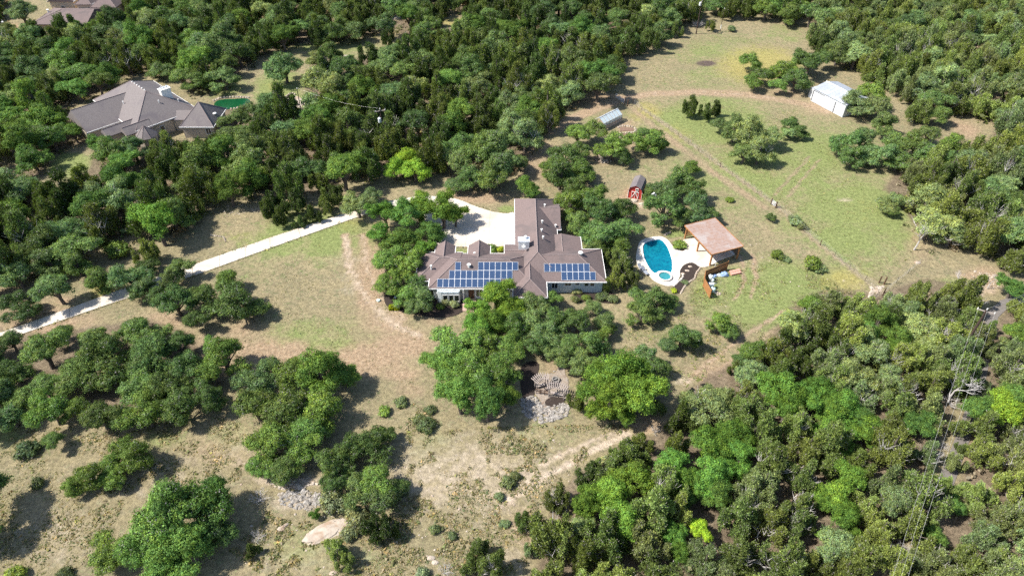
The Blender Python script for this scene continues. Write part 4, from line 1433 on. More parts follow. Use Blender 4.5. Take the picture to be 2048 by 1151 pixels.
for r in range(2):
    for k in range(4):
        MB().box((x - 0.75 + k * 0.5, y - .3 + r * .62 + k * 0.16, 0.16), (0.44, 0.5, 0.32), R_(18)).build('paver', M['salmon'], pv)
x, y, _ = G(1432, 586)
rk = thing('rock_pile', (x, y, 0), 'low pile of white stones at the near end of the screen', 'rocks')
for k in range(8):
    MB().dome((x + random.uniform(-.8, .8), y + random.uniform(-.4, .4), -0.02), random.uniform(.16, .3), random.uniform(.14, .25), random.uniform(.12, .24), 7, 3, .2, k).build('stone', M['limestone'], rk)

# furniture under the pavilion and beside the pool
def lounger(u, v, ang, label):
    x, y, _ = G(u, v)
    o = thing('lounge_chair', (x, y, 0.05), label, 'lounge chair')
    f = Frame((x, y), ang)
    MB().box(f(0, 0, 0.36), (0.65, 1.3, 0.09), R_(ang)).build('seat', M['grey_fabric'], o)
    b = MB()
    b.beam(f(0, 0.62, 0.4), f(0, 1.15, 0.85), 0.65, 0.08)
    b.build('backrest', M['grey_fabric'], o)
    for sx in (-.28, .28):
        for sy in (-.6, .6):
            MB().beam(f(sx, sy, 0.06), f(sx, sy, 0.33), 0.05, 0.05).build('leg', M['alu'], o)
    return o


lounger(1284, 540, 30, 'grey lounge chair on the shaded left side of the pool')
lounger(1291, 547, 25, 'grey lounge chair nearest the spa')
x, y, _ = G(1418, 497)
tb = thing('outdoor_table', (x, y, 0.05), 'grey table under the open edge of the pavilion', 'table')
MB().box((x, y, 0.78), (1.0, 2.6, 0.06), R_(pang)).build('tabletop', M['grey_fabric'], tb)
for sx, sy in ((-.4, -1.1), (.4, -1.1), (-.4, 1.1), (.4, 1.1)):
    q = Frame((x, y), pang)(sx, sy, 0.4)
    MB().box(q, (0.08, 0.08, 0.72)).build('leg', M['metal_dark'], tb)
q = G(1412, 489)
gr = thing('barbecue', (q[0], q[1], 0.05), 'dark barbecue at the edge of the pavilion', 'barbecue')
MB().box((q[0], q[1], 0.5), (0.7, 0.5, 0.8)).build('cart', M['metal_dark'], gr)
MB().dome((q[0], q[1], 0.91), 0.38, 0.28, 0.3, 10, 4).build('lid', M['metal_dark'], gr, True)

# white garden post with box beside the shed
x, y, _ = G(1305, 408)
bh = thing('garden_post', (x, y, 0), 'white post with small white boxes beside the shed', 'post')
MB().tube([(x, y, 0), (x, y, 2.2)], 0.06, 6).build('shaft', M['white'], bh)
for dx, dz in ((-.3, 2.35), (.28, 2.2), (-.05, 2.6)):
    MB().box((x + dx, y, dz), (0.34, 0.3, 0.3)).build('box', M['white'], bh)

# ------------------------------------------------------------------ garden below the house: arbors, fire pit, stones
def arbor(u, v, ang, n, wdt, dep, h, label):
    x, y, _ = G(u, v)
    f = Frame((x, y), ang)
    o = thing('garden_arbor', (x, y, 0), label, 'arbor', 'curved wooden arbors')
    for sx in (-1, 1):
        for sy in (0, 1):
            MB().box(f(sx * wdt * .42, (sy - .5) * dep * .6, h / 2), (0.13, 0.13, h + .1), R_(ang)).build('post', M['grey_wood'], o)
    for sy in (-.3, .3):
        pts = [f(wdt * (t - .5) * 1.1, sy * dep + 0.5 * math.sin(t * math.pi), h + 0.04) for t in np.linspace(0, 1, 6)]
        MB().tube(pts, 0.07, 6).build('beam', M['grey_wood'], o)
    for k in range(n):
        t = k / (n - 1)
        px_ = wdt * (t - .5) * 1.05
        sp_ = (t - .5) * 1.1
        MB().beam(f(px_ - sp_ * .35, -dep * .55 + .5 * math.sin(t * math.pi), h + .14), f(px_ + sp_ * .55, dep * .55 + .5 * math.sin(t * math.pi), h + .14), 0.07, 0.13).build('slat', M['grey_wood'], o)
    MB().box(f(0, 0.15, 0.45), (wdt * .7, 0.4, 0.07), R_(ang)).build('bench', M['grey_wood'], o)
    return o


arbor(1082, 775, 22, 9, 2.0, 1.3, 1.9, 'grey slatted garden arbor left of the fire pit')
arbor(1113, 792, -14, 11, 2.7, 1.3, 1.9, 'grey slatted garden arbor below the fire pit, with fanned slats')
rl_ = thing('handrail', G(1086, 787), 'low wooden rail joining the two garden arbors', 'rail')
a, b = G(1072, 786), G(1098, 791)
for z in (0.5, 0.95):
    MB().beam((a[0], a[1], z), (b[0], b[1], z), 0.07, 0.09).build('bar', M['dark_wood'], rl_)
for t in (0, .33, .66, 1):
    MB().box((a[0] + (b[0] - a[0]) * t, a[1] + (b[1] - a[1]) * t, 0.5), (0.09, 0.09, 1.1)).build('post', M['dark_wood'], rl_)
x, y, _ = G(1111, 761)
fpit = thing('fire_pit', (x, y, 0), 'round stone fire pit with a dark bowl on the stony patio', 'fire pit')
for k in range(10):
    a_ = 2 * math.pi * k / 10
    MB().box((x + .52 * math.cos(a_), y + .52 * math.sin(a_), 0.2), (0.2, 0.3, 0.42), a_).build('stone', M['rubble'], fpit)
MB().tube([(x, y, 0.0), (x, y, 0.3)], 0.40, 12).build('bowl', M['metal_dark'], fpit)
MB().box((x - .1, y, 0.38), (0.7, 0.12, 0.1), .4).build('log', M['deadwood'], fpit)


def rock_mesh(seed, mat):
    r = random.Random(seed)
    mb = MB().dome((0, 0, -0.15), 1, 0.8, 0.75, 8, 3, 0.25, seed)
    return mb.mesh('boulder', mat)


ROCKS = [rock_mesh(s, M['rubble']) for s in range(5)] + [rock_mesh(s + 20, M['limestone']) for s in range(5)]


def stuff_rocks(name, poly, n, smin, smax, mat, label, seed):
    """a bed of stones too many to count: one object of real stones"""
    r = random.Random(seed)
    w_ = gp(poly)
    x0, x1 = min(p[0] for p in w_), max(p[0] for p in w_)
    y0, y1 = min(p[1] for p in w_), max(p[1] for p in w_)
    mb = MB()
    k = 0
    while k < n:
        x, y = r.uniform(x0, x1), r.uniform(y0, y1)
        if not bool(inside(w_, np.array([x]), np.array([y]))[0]):
            continue
        s = r.uniform(smin, smax) * (1.6 if r.random() < .08 else 1)
        mb.dome((x, y, -0.04), s, s * r.uniform(.6, 1), s * r.uniform(.4, .9), 6, 2, .25, k + seed * 999)
        k += 1
    return tag(mb.build(name, mat), label, None, None, 'stuff')


stuff_rocks('rock_bed', [(1040, 800), (1065, 790), (1078, 800), (1090, 815), (1128, 806), (1140, 812), (1134, 830), (1105, 842), (1080, 845), (1050, 830)], 560, .09, .30, M['rubble'],
            'bed of loose white and grey stones below the arbors', 1)
stuff_rocks('rock_bed', [(555, 985), (590, 978), (640, 985), (650, 1005), (620, 1020), (590, 1018), (560, 1005)], 260, .12, .34, M['rubble'], 'broken grey rubble near the dead bush', 2)
stuff_rocks('rock_bed', [(540, 965), (600, 955), (640, 965), (600, 978), (560, 978)], 120, .10, .28, M['limestone'], 'pale rubble in the shade of the oaks', 3)
stuff_rocks('rock_bed', [(1740, 572), (1766, 572), (1762, 584), (1738, 594)], 90, .10, .25, M['limestone'], 'brush and stones heaped at the corner of the field', 4)
stuff_rocks('rock_bed', [(455, 408), (520, 405), (500, 425), (460, 432), (440, 440)], 70, .07, .2, M['limestone'], 'scattered stones along the edge of the wood by the drive', 5)
stuff_rocks('rock_bed', [(1940, 540), (2000, 548), (1995, 580), (1950, 575)], 120, .08, .22, M['limestone'], 'stony orange clearing at the right edge', 6)
stuff_rocks('scattered_stones', [(500, 900), (1000, 870), (1250, 850), (1100, 1000), (1050, 1150), (560, 1150), (400, 1100), (480, 930)], 420, .05, .15, M['limestone'], 'pale stones scattered through the scrub in the foreground', 7)
stuff_rocks('scattered_stones', [(1500, 470), (1700, 560), (1560, 600), (1450, 640), (1400, 600), (1480, 540)], 60, .05, .16, M['limestone'], 'pale stones scattered over the grass right of the pool', 8)


def boulder(u, v, s, label, cat='rock', mat='limestone', ang=0, flatz=0.5, asp=0.7, grp=None):
    x, y, _ = G(u, v)
    mb = MB().dome((0, 0, 0), s, s * asp, s * flatz, 11, 4, .13, int(u))
    c, s_ = math.cos(ang), math.sin(ang)
    mb.v = [(x + p[0] * c - p[1] * s_, y + p[0] * s_ + p[1] * c, p[2] - 0.05) for p in mb.v]
    return tag(mb.build('boulder', M[mat]), label, cat, grp)


stuff_rocks('scattered_stones', [(1072, 790), (1068, 768), (1092, 748), (1125, 730), (1140, 765), (1142, 795), (1110, 815), (1090, 825)], 150, .05, .16, M['rubble'], 'small stones scattered over the fire pit patio', 10)
boulder(651, 1063, 3.1, 'large flat slab of white limestone in the foreground', 'rock slab', 'limestone', 0.55, 0.10, 0.42)
boulder(571, 1050, 0.55, 'white angular rock left of the limestone slab', ang=.5, flatz=.5, asp=.4)
boulder(562, 1056, 0.5, 'white rock with a dark hollow left of the limestone slab')
boulder(862, 1115, 0.5, 'pale rock at the bottom edge, left of two', grp=None)
boulder(870, 1124, 0.45, 'pale rock at the bottom edge, right of two')
boulder(666, 1145, 0.45, 'pale rock below the limestone slab at the bottom edge')
boulder(792, 37, 1.9, 'pale rock heap at the back of the glade', ang=0, flatz=.4, asp=.6)
boulder(688, 113, 1.3, 'pale rock in the middle of the glade', ang=.4, flatz=.25)
boulder(1835, 525, 0.6, 'white rock at the corner of the field')
boulder(1268, 402, 0.9, 'pale boulder below the red shed, left of two', flatz=.6)
boulder(1285, 409, 0.8, 'pale boulder below the red shed, right of two', flatz=.6)
boulder(1198, 316, 1.0, 'white boulder below the garden beds, at the left', flatz=.8)
boulder(1208, 322, 1.2, 'long white boulder below the garden beds, at the right', flatz=.4, asp=.4)
boulder(790, 600 + 5, 0.22, 'small pale stone in the front mulch bed')
for (u, v, lb) in ((1380, 533, 'top'), (1374, 541, 'middle'), (1366, 547, 'lowest')):
    boulder(u, v, 0.45, 'pale boulder in the mulch bed by the pool deck, %s of three' % lb)
boulder(1360, 499, 0.35, 'small boulder in the bed between pool and pavilion')


def edging(pts, label, s=0.22, mat='limestone'):
    """stone border: every stone a part"""
    w_ = gp(pts)
    o = thing('stone_edging', (w_[0][0], w_[0][1], 0), label, 'edging')
    k = 0
    for a, b in zip(w_[:-1], w_[1:]):
        n = max(1, int(math.dist(a, b) / (s * 1.9)))
        for i in range(n):
            t = (i + .5) / n
            MB().dome((a[0] + (b[0] - a[0]) * t, a[1] + (b[1] - a[1]) * t, -0.02), s, s * .85, s * 1.1, 7, 3, .2, k).build('stone', M[mat], o)
            k += 1
    return o


edging([(1401, 535), (1393, 545), (1389, 557), (1379, 563), (1369, 573), (1361, 587)], 'pale stone edging along the mulch bed right of the pool')
edging([(1346, 573), (1358, 562), (1365, 556), (1366, 547)], 'curved low stone wall near the spa', .26, 'deck')
edging([(1328, 471), (1336, 466), (1343, 464)], 'stepping stones at the far end of the pool', .3)
edging([(1235, 256), (1243, 252), (1262, 253), (1272, 258), (1270, 264), (1255, 266), (1238, 268)], 'stone border around the upper garden bed', .3)
edging([(1240, 270), (1240, 280), (1262, 285), (1290, 290)], 'stone border of the lower garden beds', .3)
edging([(1188, 316), (1195, 324), (1212, 326), (1224, 322)], 'stone border left of the garden trees', .3)
edging([(425, 203), (440, 197), (470, 194), (500, 196)], 'pale stone rim on the far side of the green pond', .35)
edging([(460, 219), (478, 216), (492, 212)], 'pale stone rim on the near side of the green pond', .35)
edging([(566, 200), (577, 190), (584, 186), (592, 190)], 'pale stone wall behind the patio by the leaning pole', .35)
edging([(420, 470), (448, 474), (452, 484)], 'stone ring around the small shrub bed beside the drive', .2)
for pts, lb in (([(1240, 255), (1266, 256), (1268, 262), (1240, 263)], 'brown soil of the upper garden bed'), ([(1240, 268), (1256, 268), (1258, 277), (1240, 277)], 'brown soil of the lower garden bed')):
    patch('garden_bed', pts, M['soil'], 0.09, lb, smooth_=False)
patch('stone_patio', [(566, 202), (590, 192), (606, 200), (608, 214), (580, 216)], M['limestone'], 0.05, 'pale stone patio beside the leaning pole')


def chair(u, v, label):
    x, y, _ = G(u, v)
    o = thing('patio_chair', (x, y, 0), label, 'chair', 'dark chairs on the stone patio')
    MB().box((x, y, .45), (.6, .6, .08)).build('seat', M['metal_dark'], o)
    MB().box((x - .3, y + .1, .8), (.08, .6, .65)).build('backrest', M['metal_dark'], o)
    for sx in (-.25, .25):
        for sy in (-.25, .25):
            MB().box((x + sx, y + sy, .22), (.06, .06, .44)).build('leg', M['metal_dark'], o)


chair(580, 198, 'dark chair at the upper left of the stone patio')
chair(591, 204, 'dark chair in the middle of the stone patio')
chair(595, 210, 'dark chair nearest the leaning pole')
chair(606, 211, 'dark chair at the right end of the stone patio')
x, y, _ = G(757, 601)
lid = thing('septic_riser', (x, y, 0), 'pale teal septic lid in the front mulch bed', 'septic riser')
MB().tube([(x, y, 0), (x, y, .22), (x, y, .26)], [.32, .32, .25], 14).build('riser', M['teal'], lid)
MB().tube([(x, y, .26), (x, y, .31)], .12, 8).build('knob', M['white'], lid)
x, y, _ = G(791, 595)
lid = thing('septic_riser', (x, y, 0), 'small pale teal lid half under the shrubs', 'septic riser')
MB().tube([(x, y, 0), (x, y, .22), (x, y, .26)], [.2, .2, .15], 12).build('riser', M['teal'], lid)
MB().tube([(x, y, .26), (x, y, .30)], .08, 8).build('knob', M['white'], lid)
# white car at the left edge
x, y, _ = G(-2, 48)
car = thing('car', (x, y, 0), 'white car cut by the left edge near the tan house', 'car')
fc = Frame((x, y), -35)
body = [(-2.2, .35), (-2.2, .85), (-1.3, 1.0), (-.7, 1.45), (.9, 1.45), (1.6, .98), (2.2, .85), (2.2, .35)]
mb = MB()
n_ = len(body)
mb.add([fc(p, -.85, q) for p, q in body] + [fc(p, .85, q) for p, q in body], [tuple(range(n_))[::-1], tuple(range(n_, 2 * n_))] + [(i, (i + 1) % n_, n_ + (i + 1) % n_, n_ + i) for i in range(n_)])
mb.build('body', M['car_white'], car)
MB().add([fc(-1.28, -.7, 1.04), fc(-1.28, .7, 1.04), fc(-.76, .65, 1.43), fc(-.76, -.65, 1.43)], [(0, 1, 2, 3)]).build('windscreen', M['glass'], car)
MB().add([fc(1.58, -.7, 1.02), fc(1.58, .7, 1.02), fc(.96, .65, 1.43), fc(.96, -.65, 1.43)], [(3, 2, 1, 0)]).build('rear_window', M['glass'], car)
for sx in (-1.35, 1.35):
    for sy in (-.86, .86):
        MB().tube([fc(sx, sy - .1, .33), fc(sx, sy + .1, .33)], .33, 14).build('wheel', M['tyre'], car)
for sy in (-.6, .6):
    MB().box(fc(-2.2, sy, .7), (.06, .35, .15), R_(-35)).build('headlight', M['glass'], car)

# ------------------------------------------------------------------ trees
def lobes_for(kind, r):
    """crown volume: several sub-crowns of unequal size and height, each made of lobes"""
    L = []
    if kind in ('oak', 'elm'):
        ns_ = r.integers(4, 7)
        a0 = r.uniform(0, 6.28)
        subs = [(0, 0, r.uniform(.85, 1.1), r.uniform(.42, .55))]
        for i in range(ns_):
            a = a0 + 6.283 * i / ns_ + r.uniform(-.4, .4)
            q = r.uniform(.34, .66)
            subs.append((q * math.cos(a), q * math.sin(a), r.uniform(.50, 1.05), r.uniform(.28, .48)))
        zk = 1.0 if kind == 'oak' else 1.12
        for (sx, sy, sz, sr) in subs:
            for j in range(r.integers(7, 11)):
                a = r.uniform(0, 6.28)
                el = math.asin(r.uniform(-.6, 1.0))
                q = sr * r.uniform(.45, .85)
                s = sr * r.uniform(.26, .58)
                L.append((sx + q * math.cos(el) * math.cos(a), sy + q * math.cos(el) * math.sin(a), (sz + q * math.sin(el) * .85) * zk, s, s * r.uniform(.8, 1.2), s * r.uniform(.6, .95)))
            L.append((sx, sy, sz * zk, sr * .6, sr * .6, sr * .5))
    elif kind == 'juniper':
        ns_ = r.integers(3, 7)
        a0 = r.uniform(0, 6.28)
        subs = [(r.uniform(-.1, .1), r.uniform(-.1, .1), r.uniform(1.45, 1.8), r.uniform(.4, .52))]
        for i in range(ns_):
            a = a0 + 6.283 * i / ns_ + r.uniform(-.5, .5)
            q = r.uniform(.36, .68)
            subs.append((q * math.cos(a), q * math.sin(a), r.uniform(.8, 1.5), r.uniform(.24, .42)))
        for (sx, sy, top_, sr) in subs:
            for j in range(r.integers(7, 12)):
                t = r.uniform(0, 1)
                a = r.uniform(0, 6.28)
                q = sr * (1 - t) ** .5 * r.uniform(.35, .95)
                s = sr * r.uniform(.24, .46)
                L.append((sx + q * math.cos(a), sy + q * math.sin(a), .22 + t * (top_ - .3), s, s, s * r.uniform(1.0, 1.8)))
            L.append((sx, sy, top_ * .45, sr * .6, sr * .6, top_ * .32))
    elif kind == 'shrub':
        n = r.integers(9, 13)
        for i in range(n):
            a = r.uniform(0, 2 * math.pi)
            q = r.uniform(0.3, 0.7)
            s = r.uniform(0.24, 0.42)
            L.append((q * math.cos(a), q * math.sin(a), 0.35 + r.uniform(0, .45) * (1 - q), s, s, s * .8))
        L.append((0, 0, .5, .5, .5, .42))
    return np.array(L)


def crown_leaves(kind, seed, n_tuft, per, size, asp, tsz):
    """leaves in tufts on the lobes of the crown: vertices (n, 4, 3) and a twig value per leaf"""
    r = np.random.default_rng(seed)
    L = lobes_for(kind, r)
    ar = (L[:, 3] * L[:, 5]) ** 0.75
    pick = r.choice(len(L), n_tuft, p=ar / ar.sum())
    d = r.normal(size=(n_tuft, 3))
    d[:, 2] = np.where(d[:, 2] < -.4, -d[:, 2] * .6, d[:, 2])
    d /= np.linalg.norm(d, axis=1)[:, None]
    rad = np.where(r.random(n_tuft) < 0.14, r.uniform(.3, .8, n_tuft), r.normal(1.0, 0.15, n_tuft))
    TP = L[pick, :3] + d * L[pick, 3:6] * rad[:, None]
    n = n_tuft * per
    tuft = np.repeat(np.arange(n_tuft), per)
    ts = tsz * r.uniform(.55, 1.5, n_tuft)
    off = r.normal(size=(n, 3)) * ts[tuft][:, None]
    if kind == 'juniper':
        off *= np.array([.75, .75, 1.35])
    else:
        off *= np.array([1.1, 1.1, .75])
    P = TP[tuft] + off
    P[:, 2] = np.maximum(P[:, 2], 0.05)
    D = d[tuft] + off / ts[tuft][:, None] * .35
    N = D + np.array([0, 0, .25]) + r.normal(size=(n, 3)) * .48
    if kind == 'juniper':
        T = D * 0.6 + np.array([0, 0, 0.7]) + r.normal(size=(n, 3)) * 0.45
        N = np.cross(T, np.cross(N, T)) + r.normal(size=(n, 3)) * .3
    else:
        T = np.cross(N, r.normal(size=(n, 3)))
    N /= np.linalg.norm(N, axis=1)[:, None]
    T -= N * (T * N).sum(1)[:, None]
    T /= np.linalg.norm(T, axis=1)[:, None]
    B = np.cross(N, T)
    s = size * r.uniform(.55, 1.4, (n, 1))
    a, b = T * s * asp, B * s * 0.55
    k = N * s * 0.18
    V = np.stack([P - a * .5 - b * .7, P - a * .1 + b - k, P + a * .62 + b * .25, P + a * .15 - b - k], 1)
    tw = np.ones((n, 4), np.float32)
    tw[:, :3] = r.random((n_tuft, 3))[tuft]
    return V, tw


def leaf_object_mesh(name, V, cols, mat):
    me = np_mesh(name, V.reshape(-1, 3), np.arange(V.shape[0] * 4).reshape(-1, 4), [mat])
    for nm, c in cols.items():
        at = me.color_attributes.new(nm, 'FLOAT_COLOR', 'POINT')
        at.data.foreach_set('color', np.repeat(c.astype(np.float32), 4, axis=0).ravel())
    return me


def crown_mesh(kind, seed, n_tuft, per, size, asp, tsz):
    V, tw = crown_leaves(kind, seed, n_tuft, per, size, asp, tsz)
    return leaf_object_mesh('crown', V, {'twig': tw}, M['oak' if kind == 'shrub' else kind])


def trunk_mesh(kind, seed):
    r = random.Random(seed)
    L = lobes_for(kind, np.random.default_rng(seed))
    mb = MB()
    if kind == 'juniper':
        mb.tube([(0, 0, -.1), (.02, 0, .5), (0, .02, 1.2), (0, 0, 1.6)], [.075, .06, .035, .01], 7)
        lim, base_z, rr = 12, .3, .03
    elif kind == 'shrub':
        mb.tube([(0, 0, -.05), (.02, 0, .3), (0, 0, .5)], [.05, .04, .02], 6)
        lim, base_z, rr = 5, .12, .025
    else:
        lx, ly = r.uniform(-.12, .12), r.uniform(-.12, .12)
        mb.tube([(0, 0, -.1), (0, 0, .02), (lx * .5, ly * .5, .35), (lx, ly, .7), (lx, ly, 1.0)], [.11, .085, .07, .05, .02], 8)
        lim, base_z, rr = 13, .35, .038
    for i in r.sample(range(len(L)), min(lim, len(L))):
        x, y, z = L[i, :3]
        z0 = base_z * r.uniform(.8, 1.3)
        mb.tube([(0, 0, z0), (x * .35 + r.uniform(-.06, .06), y * .35 + r.uniform(-.06, .06), z0 + (z - z0) * .45), (x * .75, y * .75, z * .9), (x, y, z + L[i, 5] * .5)], [rr, rr * .75, rr * .5, rr * .15], 5)
    return mb.mesh('trunk', M['bark'])


def dead_mesh(seed, upright=True):
    r = random.Random(seed)
    mb = MB()

    def grow_b(p, d, l, rad, lev):
        q = p + d * l
        midp = p + d * l * .5 + Vector((r.uniform(-.1, .1), r.uniform(-.1, .1), r.uniform(-.05, .05))) * l
        mb.tube([p, midp, q], [rad, rad * .8, rad * .55], 5)
        if lev == 0:
            return
        for _ in range(r.choice((2, 3, 3, 4))):
            nd = (d + Vector((r.uniform(-1, 1), r.uniform(-1, 1), r.uniform(-.35, .75))) * .95).normalized()
            grow_b(q if r.random() < .7 else midp, nd, l * r.uniform(.55, .85), rad * .55, lev - 1)
    if upright:
        grow_b(Vector((0, 0, -.1)), Vector((r.uniform(-.15, .15), r.uniform(-.15, .15), 1)).normalized(), .75, .055, 4)
    else:
        for k in range(9):
            a = k * .7
            grow_b(Vector((0, 0, 0)), Vector((math.cos(a), math.sin(a), r.uniform(.4, 1.3))).normalized(), .42, .022, 3)
    return mb.mesh('branches', M['deadwood'])


PROTO = {}
LEAF = {'oak': (1500, 18, .027, 1.35, .040), 'elm': (1500, 18, .029, 1.2, .041), 'juniper': (1500, 17, .0245, 2.0, .037), 'shrub': (260, 15, .08, 1.4, .09)}
for kind, cnt in (('oak', 8), ('elm', 5), ('juniper', 8), ('shrub', 4)):
    PROTO[kind] = [(crown_mesh(kind, 100 + i * 7 + len(kind), *LEAF[kind]), trunk_mesh(kind, 100 + i * 7 + len(kind))) for i in range(cnt)]
def twig_mesh(seed):
    r = random.Random(seed)
    mb = MB()
    for k in range(r.randint(9, 15)):
        a, q = r.uniform(0, 6.28), r.uniform(.1, .75)
        x, y = q * math.cos(a), q * math.sin(a)
        zt = (1.45 - q * .75) * r.uniform(.85, 1.12)
        mid_ = (x * .8, y * .8, zt * .7)
        mb.tube([(x * .3, y * .3, zt * .35), mid_, (x * 1.08, y * 1.08, zt)], [.018, .013, .004], 4)
        for j in range(3):
            b_ = r.uniform(0, 6.28)
            mb.tube([mid_, (mid_[0] + .14 * math.cos(b_), mid_[1] + .14 * math.sin(b_), mid_[2] + .16), (mid_[0] + .25 * math.cos(b_), mid_[1] + .25 * math.sin(b_), zt * .98)], [.010, .007, .002], 4)
    return mb.mesh('dead_twigs', M['deadwood'])


TWIGS = [twig_mesh(s) for s in range(4)]
PROTO['dead'] = [dead_mesh(s) for s in (3, 5, 8)]
PROTO['dead_bush'] = [dead_mesh(s, False) for s in (11, 12)]
KZ = {'oak': .88, 'elm': 1.0, 'juniper': .85, 'shrub': .5, 'dead': 1.0, 'dead_bush': .45}
TINT = {
    'o0': (.118, .186, .062), 'o1': (.132, .200, .082), 'o2': (.138, .222, .058), 'o3': (.098, .155, .054), 'o4': (.215, .278, .122),
    'j0': (.118, .155, .044), 'j1': (.150, .188, .060), 'j2': (.088, .126, .040), 'j3': (.218, .268, .086), 'j4': (.210, .255, .116),
    'e0': (.150, .255, .050), 'e1': (.120, .228, .050), 'e2': (.215, .330, .048), 'e3': (.122, .214, .058), 'y0': (.30, .42, .045),
    's0': (.165, .210, .105), 's1': (.165, .240, .058), 's2': (.215, .255, .150), 's3': (.36, .42, .04), 's4': (.100, .140, .068),
    'x': (.4, .4, .4)}
TINT = {k: (v[0] * 1.0, v[1] * 1.03, v[2] * .95) for k, v in TINT.items()}
KIND = {'o': 'oak', 'j': 'juniper', 'e': 'elm', 'y': 'elm', 's': 'shrub', 'd': 'dead', 'b': 'dead_bush'}

